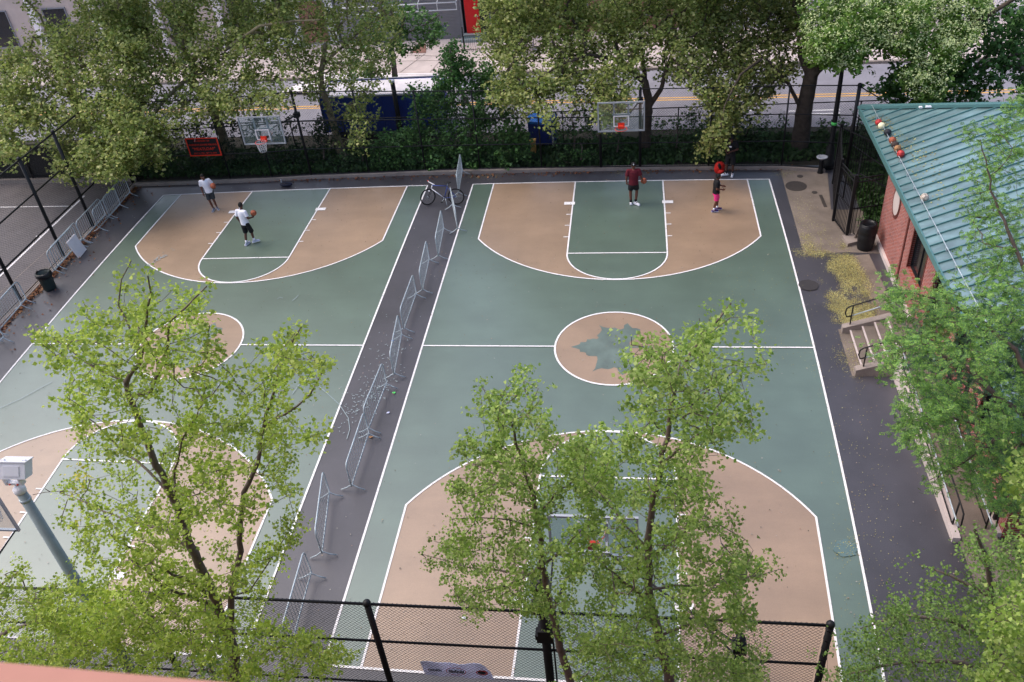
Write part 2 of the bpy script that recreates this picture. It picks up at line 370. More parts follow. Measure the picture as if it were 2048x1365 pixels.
def keyarc(s):
    fy = CL-FT; d = fy-(CL-AP)-0.03
    arc = [(-KW*math.cos(math.pi*i/30), fy-d*math.sin(math.pi*i/30)) for i in range(31)]
    return [(x, y*s) for x, y in [(-KW, CL)]+arc+[(KW, CL)]]
LEAF = [(340,640),(400,622),(465,600),(472,575),(550,572),(562,535),(600,538),(640,525),(700,532),(722,512),(695,485),(735,450),(762,410),(752,380),(722,342),(770,365),(830,378),(900,384),(940,375),(985,398),(1020,402),(1066,385),(1064,345),(1090,330),(1115,315),(1140,345),(1178,382),(1230,384),(1288,400),(1280,435),(1268,465),(1215,492),(1222,510),(1190,545),(1140,575),(1140,605),(1150,632),(1300,633),(1390,628),(1440,622),(1440,662),(1390,655),(1300,650),(1160,652),(1140,672),(1145,700),(1185,745),(1225,790),(1250,815),(1262,850),(1310,905),(1290,925),(1230,925),(1150,955),(1095,985),(1050,1025),(1020,1005),(985,960),(975,930),(930,918),(890,935),(850,945),(800,938),(760,930),(700,945),(632,978),(675,930),(690,870),(706,810),(700,768),(640,765),(590,765),(553,748),(545,720),(510,710),(465,708),(462,675),(400,655)]
def leaf_world():
    out = []
    for x, y in LEAF:
        g = G(1100+x/6.827, 600+y/6.827); out.append((g[0]-0.13, g[1]-0.03))
    return out
LW = leaf_world()
def tri_sheet(mb, poly, z):
    from mathutils.geometry import tessellate_polygon
    t = tessellate_polygon([[Vector((x, y, 0)) for x, y in poly]]); o = len(mb.v)
    mb.v += [(x, y, z) for x, y in poly]; mb.f += [tuple(o+i for i in f) for f in t]

for ox, nm in ((0, 'right'), (DX, 'left')):
    mb = MB(); area(mb, [(-CW, -CL), (CW, -CL), (CW, CL), (-CW, CL)], ox, 0.004)
    court = struct(mb.build('basketball_court', M['green']))
    mt = MB(); mk = MB(); ml = MB()
    stroke(ml, [(-CW, -CL), (CW, -CL), (CW, CL), (-CW, CL)], ox, 0.016, 0.06, True)
    for s in (1, -1):
        area(mt, arc3(s), ox, 0.008); area(mk, keyarc(s), ox, 0.012)
        stroke(ml, arc3(s), ox, 0.020); stroke(ml, keyarc(s), ox, 0.024)
        stroke(ml, [(-KW, (CL-FT)*s), (KW, (CL-FT)*s)], ox, 0.028)
        for sd in (-1, 1):                      # lane marks
            for k, dd in enumerate((2.95, 3.85, 4.75)):
                yy = (CL-dd)*s; stroke(ml, [(sd*(KW+0.03), yy), (sd*(KW+0.19), yy)], ox, 0.028, 0.05)
            yy = (CL-2.0)*s; stroke(ml, [(sd*(KW+0.03), yy), (sd*(KW+0.24), yy)], ox, 0.028, 0.23)
    circ = [(CR*math.cos(2*math.pi*i/60), CR*math.sin(2*math.pi*i/60)) for i in range(60)]
    area(mt, circ, ox, 0.008); stroke(ml, circ, ox, 0.020, 0.06, True)
    stroke(ml, [(-CW, 0), (-CR, 0)], ox, 0.024); stroke(ml, [(CR, 0), (CW, 0)], ox, 0.024)
    for k, (mm, n2, mat) in enumerate(((mt, 'tan_zone', M['tan']), (mk, 'key_area', M['green']), (ml, 'court_lines', M['line']))):
        mm.build(n2, mat, court)
    ml2 = MB(); o = np.array(warp(ox, 0))-np.array(warp(0, 0))
    tri_sheet(ml2, [(x+o[0], y+o[1]) for x, y in LW], 0.012)
    ml2.build('maple_leaf_marking', M['leafpaint'], court)

# chalk scribbles near the left court
ck = MB()
def chalk(pts, w=0.02):
    q = [G(*p) for p in pts]
    for a, b in zip(q, q[1:]):
        d = (b-a)[:2]; d = d/np.linalg.norm(d); n = np.array((-d[1], d[0]))*w/2
        ck.add([(*(a[:2]+n), 0.033), (*(a[:2]-n), 0.033), (*(b[:2]-n), 0.033), (*(b[:2]+n), 0.033)], [(0, 1, 2, 3)])
chalk([(585,790),(598,772),(612,761),(640,776),(662,795),(680,812),(697,838),(700,860),(694,880)])
chalk([(414,780),(435,767),(440,775)]); chalk([(0,818),(40,800),(80,778),(105,765)]); chalk([(130,760),(133,790),(137,812),(138,822)])
chalk([(190,812),(215,803)]); chalk([(555,600),(560,596),(566,598)]); chalk([(585,603),(592,598),(597,592)])
for i in range(160):
    u = R.gauss(735, 28); v = 790+R.gauss(0, 22)-(u-735)*0.8
    a = R.uniform(0, 6.3); l = R.uniform(2, 6); chalk([(u, v), (u+l*math.cos(a), v+l*math.sin(a)*0.6)], 0.018)
for i in range(60):
    u = R.gauss(775, 30); v = R.gauss(690, 28)
    a = R.uniform(0, 6.3); l = R.uniform(2, 6); chalk([(u, v), (u+l*math.cos(a), v+l*math.sin(a)*0.6)], 0.018)
for i in range(30):
    u = R.gauss(315, 12); v = 520-(u-315)*0.5+R.gauss(0, 3)
    chalk([(u, v), (u+R.uniform(2, 6), v-R.uniform(0, 3))], 0.03)
tag(ck.build('chalk_scribbles', M['chalk']), kind='stuff')

# neighbour court lines
nl = MB()
def gline(mb, a, b, w, z=0.006):
    a, b = G(*a), G(*b); d = (b-a)[:2]; d = d/np.linalg.norm(d); n = np.array((-d[1], d[0]))*w/2
    mb.add([(*(a[:2]+n), z), (*(a[:2]-n), z), (*(b[:2]-n), z), (*(b[:2]+n), z)], [(0, 1, 2, 3)])
gline(nl, (-260, 800), (169, 392), 0.09); gline(nl, (-200, 418), (147, 413), 0.06, 0.010); gline(nl, (72, 473), (84, 473), 0.07, 0.010); gline(nl, (-10, 541), (8, 540), 0.07, 0.010)
struct(nl.build('neighbouring_court_lines', M['line']))
sc = MB(); gline(sc, (-100, 676), (104, 493), 0.03, 0.006); struct(sc.build('pavement_joint', M['stone']))

# concrete apron, manholes, stains
struct(MB().sheet([tuple(G(*p)[:2]) for p in ((1608,510),(1694,505),(1760,508),(1760,420),(1662,420),(1655,346),(1560,340))][::-1], 0.006).build('concrete_apron', M['conc']))
struct(MB().sheet([tuple(G(*p)[:2]) for p in ((1700,512),(1738,509),(1800,640),(1765,655))], 0.0065).build('concrete_walkway', M['conc']))
struct(MB().sheet([(8.62, -30), (9.6, -30), (9.6, -7.5), (8.42, -7.5)], 0.05).build('side_walkway', M['conc']))
def disc(u, v, r, z=0.013, n=24, j=0):
    g = G(u, v); return [(g[0]+r*(1+R.uniform(-j, j))*math.cos(2*math.pi*i/n), g[1]+r*(1+R.uniform(-j, j))*math.sin(2*math.pi*i/n)) for i in range(n)]
for u, v, r, lab in ((1592,373,0.42,'large round iron manhole cover on the concrete apron'),(1600,353.5,0.12,'small iron cover nearest the far kerb, above the large manhole'),
                (1629,385.7,0.11,'small iron cover between the large manhole and the gate')):
    tag(MB().prism(disc(u, v, r), 0.0065, 0.02).build('manhole_cover', M['iron']), lab, 'manhole cover', 'iron covers in the concrete apron')
dr = MB(); a, b = G(1641,391), G(1651,415); dr.bar((a[0], a[1], 0.012), (b[0], b[1], 0.012), 0.12, 0.02)
tag(dr.build('drain_slot', M['iron']), 'narrow rusty drain slot in the concrete beside the gate', 'drain')
struct(MB().sheet(disc(1617, 572, 0.33, 0, 26, 0.06), 0.030).build('damp_stain', M['wet']))
struct(MB().sheet(disc(1690, 1098, 0.27, 0, 26, 0.12), 0.022).build('puddle', M['wetgreen']))

# kerbs
kb = [tuple(G(*p)[:2]) for p in ((262,374),(463,367),(624,359),(850,350),(1084,345),(1280,341),(1560,340),(1650,346))]
kf = MB()
for a, b in zip(kb, kb[1:]):
    kf.prism([(a[0], a[1]), (b[0], b[1]), (b[0], b[1]+0.24), (a[0], a[1]+0.24)], -0.02, 0.13)
struct(kf.build('kerb', M['stone']))
kf = MB().prism([(-22.62, -13), (-22.36, -13), (-22.36, 12.4), (-22.62, 12.4)], -0.02, 0.07)
struct(kf.build('fence_kerb', M['stone']))
kf = MB().prism([(-60, 13.2), (-22.6, 12.7), (-22.6, 12.95), (-60, 13.45)], -0.02, 0.2)
struct(kf.build('neighbouring_court_kerb', M['stone']))

# grass strip, street
gb = MB().sheet([(-60, 13.5), (-22.6, 12.96), (9, 12.8), (30, 12.9), (30, 16.0), (-60, 17.5)], -0.01)
struct(gb.build('planting_strip', M['soil']))
def nblade(n, x0, x1, y0, y1):
    x = rng.uniform(x0, x1, n); y = rng.uniform(y0, y1, n); return np.stack([x, y, np.zeros(n)], 1)
rd = lambda x: 16.9-0.035*x      # near edge of the street
def band(mb, x0, x1, off0, off1, z):
    mb.sheet([(x0, rd(x0)+off0), (x1, rd(x1)+off0), (x1, rd(x1)+off1), (x0, rd(x0)+off1)], z)
mb = MB(); band(mb, -80, 60, -0.2, 7.4, 0.0); struct(mb.build('street', M['road']))
mb = MB(); band(mb, -80, 60, 3.22, 3.34, 0.006); band(mb, -80, 60, 3.5, 3.62, 0.006); struct(mb.build('double_yellow_line', M['yellow']))
mb = MB()
for u0, u1, v in ((1415,1518,222),(1578,1680,221),(1578,1680,228),(1420,1500,216)):
    a, b = G(u0, v+2), G(u1, v-1); mb.bar((a[0], a[1], 0.006), (b[0], b[1], 0.006), 0.13, 0.004)
struct(mb.build('lane_marks', M['line']))
mb = MB(); mb.prism([(-80, rd(-80)+7.4), (60, rd(60)+7.4), (60, rd(60)+7.6), (-80, rd(-80)+7.6)], -0.02, 0.13); struct(mb.build('far_kerb', M['stone']))
mb = MB(); mb.prism([(-80, rd(-80)+7.6), (60, rd(60)+7.6), (60, 80), (-80, 80)], -0.02, 0.12); struct(mb.build('far_sidewalk', M['walk']))
dv = [tuple(G(*p)[:2]) for p in ((640,268),(830,258),(960,190),(900,150),(620,152))]
dv = [tuple(G(*p)[:2]) for p in ((560,190),(1000,190),(880,151),(640,153))]
struct(MB().sheet(dv, 0.135).build('driveway', M['conc_lt']))
j = MB()
for p, q in (((745,150),(905,150)),((800,145),(850,108)),((860,145),(882,120)),((760,123),(900,121)),((800,110),(1000,116))):
    a, b = G(*p, 0.136), G(*q, 0.136); j.bar(a, b, 0.03, 0.004)
struct(j.build('sidewalk_joints', M['stone']))
struct(MB().sheet([tuple(G(u, v, 0.14)[:2]) for u, v in ((822,106),(852,106),(852,88),(836,88))], 0.14).build('red_paving_patch', M['facade_b']))

# ---------------------------------------------------------------- leaves
def leaf_object(name, C, size, mat, parent=None, el=1.25, flat=0.5, D=None, fold=0.12, NN=None):
    C = np.asarray(C, float); n = len(C)
    N = rng.normal(size=(n, 3)); N[:, 2] = np.abs(N[:, 2])+flat; N /= np.linalg.norm(N, axis=1)[:, None]
    if NN is not None: N = NN
    A = rng.normal(size=(n, 3)) if D is None else D+rng.normal(size=(n, 3))*0.15
    A -= N*(A*N).sum(1)[:, None]; A /= np.linalg.norm(A, axis=1)[:, None]
    B = np.cross(N, A); s = size*rng.uniform(0.65, 1.25, n)[:, None]
    v0 = C-A*s*0.5*el; v2 = C+A*s*0.5*el-N*s*fold
    v1 = C+A*s*0.12*el+B*s*0.5+N*s*fold; v3 = C+A*s*0.12*el-B*s*0.5+N*s*fold
    V = np.stack([v0, v1, v2, v3], 1).reshape(-1, 3)
    me = bpy.data.meshes.new(name)
    me.vertices.add(4*n); me.vertices.foreach_set('co', V.ravel())
    me.loops.add(4*n); me.loops.foreach_set('vertex_index', np.arange(4*n, dtype=np.int32))
    me.polygons.add(n); me.polygons.foreach_set('loop_start', np.arange(n, dtype=np.int32)*4)
    try: me.polygons.foreach_set('loop_total', np.full(n, 4, dtype=np.int32))
    except Exception: pass
    me.update(calc_edges=True); me.materials.append(mat)
    o = bpy.data.objects.new(name, me); COL.objects.link(o)
    if parent is not None: adopt(o, parent)
    return o

def fronds(C, pairs=6, sp=.017, w=.016):
    """pinnate leaves: leaflets in two rows along a drooping stalk"""
    n = len(C); a = rng.normal(size=(n, 3)); a[:, 2] = -abs(a[:, 2])*.35-.1; a /= np.linalg.norm(a, axis=1)[:, None]
    N = rng.normal(size=(n, 3))*.5+np.array([0, 0, 1]); N -= a*(a*N).sum(1)[:, None]; N /= np.linalg.norm(N, axis=1)[:, None]; b = np.cross(N, a)
    P_, D_, N_ = [], [], []
    for i in range(pairs):
        for s in (-1, 1):
            P_.append(C+a*sp*i+b*s*w*(1-.45*abs(i/(pairs-1)-.45))); D_.append(b*s+a*.35); N_.append(N)
    return np.concatenate(P_), np.concatenate(D_), np.concatenate(N_)

def in_poly(x, y, poly):
    c = False; n = len(poly)
    for i in range(n):
        x1, y1 = poly[i]; x2, y2 = poly[i-1]
        if (y1 > y) != (y2 > y) and x < (x2-x1)*(y-y1)/(y2-y1)+x1: c = not c
    return c
def sample_poly(poly, n):
    xs = [p[0] for p in poly]; ys = [p[1] for p in poly]; out = []
    while len(out) < n:
        x, y = R.uniform(min(xs), max(xs)), R.uniform(min(ys), max(ys))
        if in_poly(x, y, poly): out.append((x, y))
    return out

class Tree:
    """skeleton of nodes: limbs first, then twigs grown toward targets spread through the crown"""
    def __init__(s): s.P = []; s.par = []; s.limb = []; s.rmin = []
    def node(s, p, par, limb, r=0): s.P.append(np.array(p, float)); s.par.append(par); s.limb.append(limb); s.rmin.append(r); return len(s.P)-1
    def add_limb(s, pts, r0, r1, step=0.18, attach=None):
        pts = [np.array(p, float) for p in pts]; k = attach
        L_ = [np.linalg.norm(b-a) for a, b in zip(pts, pts[1:])]; T = sum(L_) or 1; acc = 0
        if attach is None: k = s.node(pts[0], -1, True, r0)
        for a, b, l in zip(pts, pts[1:], L_):
            m = max(1, int(l/step))
            for i in range(1, m+1):
                t = (acc+l*i/m)/T
                w = (b-a)*i/m+a+np.array([R.gauss(0, .012), R.gauss(0, .012), 0])
                k = s.node(w, k, True, r0+(r1-r0)*t)
            acc += l
    def nearest(s, p): 
        A = np.array(s.P); return int(np.argmin(((A-p)**2).sum(1)))
    def grow(s, targets, step=0.14, wob=0.05, up=0.5, start=0):
        A = np.zeros((len(s.P)+len(targets)*60, 3)); n = len(s.P); A[:n] = s.P
        T = [np.array(t) for t in targets]
        d0 = [((A[:n]-t)**2).sum(1).min() for t in T]
        for i in np.argsort(d0):
            t = T[i]; d = A[:n]-t; c = np.sqrt((d**2).sum(1))+np.maximum(0, d[:, 2])*0.9
            k = int(np.argmin(c)); a = A[k].copy(); l = np.linalg.norm(t-a)
            if l < step: continue
            m = min(58, max(2, int(l/step))); mid = (a+t)/2+np.array([0, 0, -up*l*0.25])+rng.normal(size=3)*l*0.08
            for j in range(1, m+1):
                q = j/m; p = (1-q)**2*a+2*q*(1-q)*mid+q*q*t+rng.normal(size=3)*wob*0.35
                k = s.node(p, k, False)
                if n < len(A): A[n] = p; n += 1
    def radii(s, tip=0.006, e=2.4):
        n = len(s.P); acc = np.zeros(n); nc = np.zeros(n, int); rr = np.zeros(n)
        for i in range(n-1, -1, -1):
            rr[i] = max((acc[i] if acc[i] > 0 else tip**e)**(1/e), s.rmin[i])
            p = s.par[i]
            if p >= 0: acc[p] += min(rr[i], 0.6*s.rmin[p] if s.rmin[p] else 9)**e if not s.limb[i] else 0; nc[p] += 1
        return rr
    def wood(s, name, mat, parent, tip=0.006, n=6, minr=0.0):
        rr = s.radii(tip); mb = MB(); ch = {}
        for i, p in enumerate(s.par): ch.setdefault(p, []).append(i)
        starts = list(ch.get(-1, [])); st = [(i, None) for i in starts]
        while st:
            i, pr = st.pop(); pts = []; rs = []
            if pr is not None: pts.append(s.P[pr]); rs.append(min(rr[pr], rr[i]*1.25))
            k = i
            while True:
                pts.append(s.P[k]); rs.append(rr[k]); c = ch.get(k, [])
                if not c: break
                c = sorted(c, key=lambda j: -rr[j]-(9 if s.limb[j] else 0)); 
                for j in c[1:]: st.append((j, k))
                k = c[0]
            if max(rs) >= minr and len(pts) > 1: mb.tube(pts, rs, n if rs[0] > 0.03 else 4, cap=False)
        return mb.build(name, mat, parent, smooth=True)
    def leaf_pts(s, per, sig, frac=1.0, clump=5, csig=0.03, limbs=False, lo=0.0):
        idx = [i for i in range(len(s.P)) if (not s.limb[i] or s.rmin[i] < limbs) and s.P[i][2] > lo]
        P = np.array([s.P[i] for i in idx])
        k = max(1, int(len(P)*per)); c = P[rng.integers(0, len(P), k)]+rng.normal(size=(k, 3))*sig
        return np.repeat(c, clump, 0)+rng.normal(size=(k*clump, 3))*csig

def crown_targets(poly, n, depth, jit):
    out = []
    for u, v in sample_poly(poly, n):
        y = depth(u, v) if callable(depth) else depth
        out.append(GY(u, v, y+R.uniform(-jit, jit)))
    return out
def limb_px(pts, y, dy=0.0):
    m = len(pts); return [GY(u, v, y+dy*i/(m-1)) for i, (u, v) in enumerate(pts)]


# ================================================================ fences
def chain(mb, a, b, zlo, zhi, cell=0.075, r=0.0028):
    """diamond wire mesh between ground points a and b; zlo, zhi floats or (za, zb)"""
    a = np.array(a[:2], float); b = np.array(b[:2], float); Ln = np.linalg.norm(b-a); d = (b-a)/Ln
    z0 = zlo if hasattr(zlo, '__len__') else (zlo, zlo); z1 = zhi if hasattr(zhi, '__len__') else (zhi, zhi)
    def pt(s, t):
        q = a+d*s; lo = z0[0]+(z0[1]-z0[0])*s/Ln; hi = z1[0]+(z1[1]-z1[0])*s/Ln
        return (q[0], q[1], lo+(hi-lo)*t/H)
    H = max(z1)-min(z0); st = cell*1.42
    for sg in (1, -1):
        c = -H
        while c < Ln:
            s0, s1 = max(0, c), min(Ln, c+H)
            if s1 > s0:
                t0, t1 = s0-c, s1-c
                if sg < 0: t0, t1 = H-t0, H-t1
                mb.tube([pt(s0, t0), pt(s1, t1)], r, 3, cap=False)
            c += st
    return mb

# -- far fence behind both courts
fb = [(268,370,3.95),(463,363,3.95),(546,360,4.0),(624,355,4.05),(739,351,3.95),(852,346,3.8),(961,343,3.72),(1084,341,3.66),(1202,340,3.62),(1280,339,3.6),(1417,338,3.58),(1562,337,3.6),(1692,345,3.7)]
FP = [(G(u, v), h) for u, v, h in fb]
fe = thing('chain_link_fence', 'tall black chain link fence with grey kerb behind the two far hoops', 'fence', FP[6][0])
for i, (p, h) in enumerate(FP):
    r = 0.075 if i in (0, 12) else (0.06 if i in (8, 9, 3) else 0.034)
    MB().tube([(p[0], p[1], 0), (p[0], p[1], h)], r, 8).ball((p[0], p[1], h), r*1.25, 6).build('post', M['black'], fe, True)
for zf in (0.03, 0.345, 0.67, 1.0):
    MB().tube([(p[0], p[1]-0.03, max(0.16, h*zf)) for p, h in FP], 0.022, 6).build('rail', M['black'], fe, True)
cm = MB()
for (p, h), (q, k) in zip(FP, FP[1:]): chain(cm, p, q, 0.14, (h, k))
cm.build('chain_mesh', M['wire'], fe)
# return of the far fence beside the roof
A, B = FP[-1][0], np.array([10.4, 9.3, 0])
fe = thing('chain_link_fence', 'short return of black chain link fence running behind the teal roof corner', 'fence', A)
for z in (3.6, 2.4, 1.2): MB().tube([(A[0]+.08, A[1], z), (B[0], B[1], z)], 0.022, 6).build('rail', M['black'], fe, True)
MB().tube([(B[0], B[1], 0), (B[0], B[1], 3.7)], 0.05, 8).build('post', M['black'], fe, True)
chain(MB(), (A[0]+.08, A[1]), B, 0.1, 3.6).build('chain_mesh', M['wire'], fe)

# -- left fence between the two play areas
lf = [(-22.5, 12.3), (-22.5, 8.42), (-22.5, 5.98), (-22.55, 2.85), (-22.55, -0.6), (-22.55, -4.2), (-22.55, -8), (-22.5, -12.9)]
fe = thing('chain_link_fence', 'black chain link fence with square mesh standing on a kerb left of the left court', 'fence', (lf[3][0], lf[3][1], 0))
for x, y in lf:
    MB().tube([(x, y, 0), (x, y, 4.4)], 0.07, 8).ball((x, y, 4.4), 0.085, 6).build('post', M['black'], fe, True)
for z in (0.12, 1.5, 2.95, 4.35):
    MB().tube([(lf[0][0], lf[0][1], z), (lf[-1][0], lf[-1][1], z)], 0.034 if z > .2 else .02, 6).build('rail', M['black'], fe, True)
cm = MB()
for p, q in zip(lf, lf[1:]): chain(cm, p, q, 0.12, 4.35, 0.085)
cm.build('chain_mesh', M['wire'], fe)
# -- neighbouring court far fence with dark screen
A, B = (-60, 13.3), (-22.6, 12.85)
fe = thing('chain_link_fence', 'black fence with dark windscreen behind the neighbouring court, far left', 'fence', (-30, 13, 0))
for i in range(8):
    x = A[0]+(B[0]-A[0])*i/7; y = A[1]+(B[1]-A[1])*i/7
    MB().tube([(x, y, 0), (x, y, 3.7)], 0.05, 8).build('post', M['black'], fe, True)
for z in (0.3, 1.9, 3.65): MB().tube([(*A, z), (*B, z)], 0.025, 6).build('rail', M['black'], fe, True)
mb = MB(); mb.bar((A[0], A[1]+.06, 1.0), (B[0], B[1]+.06, 1.0), 0.015, 1.6); mb.build('windscreen', M['black'], fe)
chain(MB(), A, B, 0.2, 3.65, 0.12).build('chain_mesh', M['wire'], fe)

# -- near fence
NY, NZ = -12.9, 4.08
fe = thing('chain_link_fence', 'near black chain link fence with two rails crossing the bottom of the view', 'fence', (-4.05, NY, 0))
for x in (-30, -26, -22, -17.5, -13, -8.6, -4.07, 4.05):
    MB().tube([(x, NY, 0), (x, NY, NZ+.06)], 0.062, 10).ball((x, NY, NZ+.08), 0.078, 8).build('post', M['black'], fe, True)
for z, r in ((NZ, .03), (2.92, .028), (1.5, .025), (0.15, .02)):
    MB().tube([(-34, NY+.05, z), (4.05, NY+.05, z-0.02)], r, 6).build('rail', M['black'], fe, True)
chain(MB(), (-34, NY+.08), (3.98, NY+.08), 0.12, NZ, 0.062, 0.0036).build('chain_mesh', M['wire'], fe)
for i in range(14): MB().lathe([(0.072, -0.012), (0.072, 0.012)], (4.05, NY, 0.4+i*0.28), 8).build('clamp_band', M['black'], fe)
# banner tied behind the near fence
mb = MB(); bx0, bx1 = GY(843,1326,NY+.2), GY(986,1357,NY+.2)
prof = []
for i in range(15):
    t = i/14; x = bx0[0]+(bx1[0]-bx0[0])*t
    top = 2.14+0.02*math.sin(t*7)+(0.05*math.sin((t-.55)*6.9) if t > .55 else 0)-(0.26*((t-.86)/.14)**2 if t > .86 else 0)
    prof.append((x, top))
BYY = NY+.14; n0 = len(prof)
vs = [(x, BYY+0.012*math.sin(i*1.3), z) for i, (x, z) in enumerate(prof)]+[(x+0.03, BYY+0.012*math.sin(i*1.1+1), 1.68-0.02*i/14) for i, (x, z) in enumerate(prof)]
vs += [(x, y+.006, z) for x, y, z in vs]
fs = []
for i in range(n0-1):
    fs += [(i, i+1, n0+i+1, n0+i), (2*n0+i, 3*n0+i, 3*n0+i+1, 2*n0+i+1)]
for i in range(n0-1): fs += [(i, 2*n0+i, 2*n0+i+1, i+1), (n0+i, n0+i+1, 3*n0+i+1, 3*n0+i)]
mb.add(vs, fs)
ban = tag(mb.build('banner', M['banner']), 'pale lilac banner with dark marks and a red ring tied low on the near fence', 'banner')
def ring(mb, c, a, b, w, y, n=26, full=True):
    P = [(c[0]+a*math.cos(2*math.pi*i/n), c[1]+b*math.sin(2*math.pi*i/n)) for i in range(n)]
    Q = [(c[0]+(a-w)*math.cos(2*math.pi*i/n), c[1]+(b-w)*math.sin(2*math.pi*i/n)) for i in range(n)]
    mb.add([(x, y, z) for x, z in P]+[(x, y, z) for x, z in Q], [(i, n+i, n+(i+1) % n, (i+1) % n) for i in range(n)])
W_ = bx1[0]-bx0[0]
rr_ = MB(); ring(rr_, (bx0[0]+W_*.87, 1.90), .12, .085, .03, BYY-.02); ring(rr_, (bx0[0]+W_*.50, 1.90), .20, .13, .014, BYY-.02); rr_.build('red_rings', M['sign_r'], ban)
rr_ = MB(); ring(rr_, (bx0[0]+W_*.87, 1.90), .085, .055, .055, BYY-.018, 20)
for i in range(9): rr_.box(bx0[0]+W_*(.10+.022*i), bx0[0]+W_*(.10+.022*i)+.02, BYY-.021, BYY-.019, 1.88-.01*(i % 3), 1.94+.01*(i % 2))
for i in range(10): rr_.box(bx0[0]+W_*(.40+.022*i), bx0[0]+W_*(.40+.022*i)+.022, BYY-.021, BYY-.019, 1.85-.012*(i % 3), 1.95-.01*(i % 4))
rr_.build('dark_lettering', M['sign_k'], ban)

# ================================================================ floodlight pole, utility pole, lamp
px, py = -0.84, NY+.02
t = thing('floodlight_pole', 'thick black pole with clamped boxes standing at the near fence behind the leaves', 'pole', (px, py, 0))
MB().tube([(px, py, 0), (px, py, 5.0)], 0.085, 12).build('pole', M['black'], t, True)
for z, w_ in ((4.85, .15), (4.3, .17), (3.45, .15)):
    mb = MB(); mb.box(px-w_, px+w_, py-.13, py+.13, z-.10, z+.10); mb.box(px-w_-.03, px-w_+.01, py-.09, py+.09, z-.07, z+.07); mb.build('clamp_box', M['black'], t)
MB().tube([(px+.13, py, 0.5), (px+.13, py, 4.8)], 0.018, 6).build('conduit', M['black'], t, True)
MB().tube([(px+.05, py+.05, 4.9), (px+.0, py+.02, 5.15)], 0.05, 8).build('cap', M['black'], t, True)

px, py = -9.39, -13.2
t = thing('camera_pole', 'tall grey pole topped by a white box beside the left near tree', 'pole', (px, py, 0))
MB().tube([(px, py, 0), (px, py, 7.30)], [0.130, 0.082], 16).build('pole', M['grey'], t, True)
MB().lathe([(0.086, 7.02), (0.094, 7.02), (0.094, 7.08), (0.086, 7.08)], (px, py, 0), 16).build('steel_band', M['galv'], t, True)
MB().lathe([(0.092, 7.22), (0.10, 7.25), (0.10, 7.32), (0.05, 7.36)], (px, py, 0), 16).build('collar', M['white'], t, True)
mb = MB(); mb.box(px-.15, px+.15, py-.04, py+.04, 7.42, 7.47)
for s in (-1, 1): mb.box(px+s*.14-.02, px+s*.14+.02, py-.05, py+.05, 7.42, 7.60)
mb.tube([(px, py, 7.36), (px, py, 7.46)], .03, 8); mb.build('bracket', M['white'], t)
for s in (-1, 1): MB().ball((px+s*.07, py-.05, 7.445), .016, 6).build('red_bolt', M['red_rim'], t)
_B = Matrix(((_r[0], _fw[0], _u[0]), (_r[1], _fw[1], _u[1]), (_r[2], _fw[2], _u[2]))).to_4x4()
rot = Matrix.Translation((px+.13, py+.03, 7.75)) @ _B @ Matrix.Rotation(math.radians(8), 4, 'X') @ Matrix.Rotation(math.radians(7), 4, 'Z') @ Matrix.Rotation(math.radians(3), 4, 'Y')
mb = MB(); mb.box(-.20, .20, -.15, .15, -.14, .14); mb.box(-.215, .215, -.165, .165, .14, .157); mb.xf(rot); bxx = mb.build('box', M['white'], t)
mb = MB(); mb.box(-.13, .11, -.160, -.151, -.09, .08); mb.xf(rot); mb.build('door_panel', M['white'], bxx)
for s in (-1, 1): MB().box(s*.16-.03, s*.16+.03, -.10, -.05, .158, .176).xf(rot).build('hinge', M['white'], bxx)

lp = G(1656, 335); px, py = lp[0], lp[1]
t = thing('street_lamp', 'black park lamp post with green tape beside the steel gate', 'street lamp', (px, py, 0))
MB().lathe([(0.26, 0), (0.26, 0.25), (0.19, 0.32), (0.17, 0.9), (0.105, 1.05), (0.095, 3.0), (0.075, 4.22), (0.11, 4.26), (0.05, 4.32)], (px, py, 0), 16).build('post', M['black'], t, True)
MB().lathe([(0.10, 4.32), (0.19, 4.52), (0.21, 4.75), (0.02, 4.9)], (px, py, 0), 14).build('globe', M['white'], t, True)
MB().lathe([(0.22, 4.76), (0.20, 4.84), (0.03, 5.02)], (px, py, 0), 14).build('finial_cap', M['black'], t, True)
MB().lathe([(0.110, 1.88), (0.110, 2.0)], (px, py, 0), 16).build('green_tape', M['tape'], t, True)
bp_ = GY(790, 160, 17.0)
t = thing('black_post', 'plain black post with white cap rising in front of the blue panel', 'post', (bp_[0], 16.5, 0))
MB().tube([(bp_[0], 16.5, 0), (bp_[0], 16.5, 2.85)], 0.11, 12).build('shaft', M['black'], t, True)
MB().tube([(bp_[0], 16.5, 2.85), (bp_[0], 16.5, 2.93)], 0.115, 12).build('white_cap', M['white'], t, True)

# ================================================================ hoops
def text_mesh(s, size, loc, mat, parent, rx=math.pi/2, name='lettering', ext=0.004, align='CENTER'):
    cu = bpy.data.curves.new(name, 'FONT'); cu.body = s; cu.size = size; cu.align_x = align; cu.align_y = 'CENTER'; cu.extrude = ext
    cu.resolution_u = 3
    o = bpy.data.objects.new(name, cu); o.location = loc; o.rotation_euler = (rx, 0, 0)
    me = bpy.data.meshes.new_from_object(o); me.transform(Matrix.Translation(loc) @ Matrix.Rotation(rx, 4, 'X'))
    bpy.data.objects.remove(o); me.materials.clear(); me.materials.append(mat)
    ob = bpy.data.objects.new(name, me); COL.objects.link(ob); adopt(ob, parent); return ob

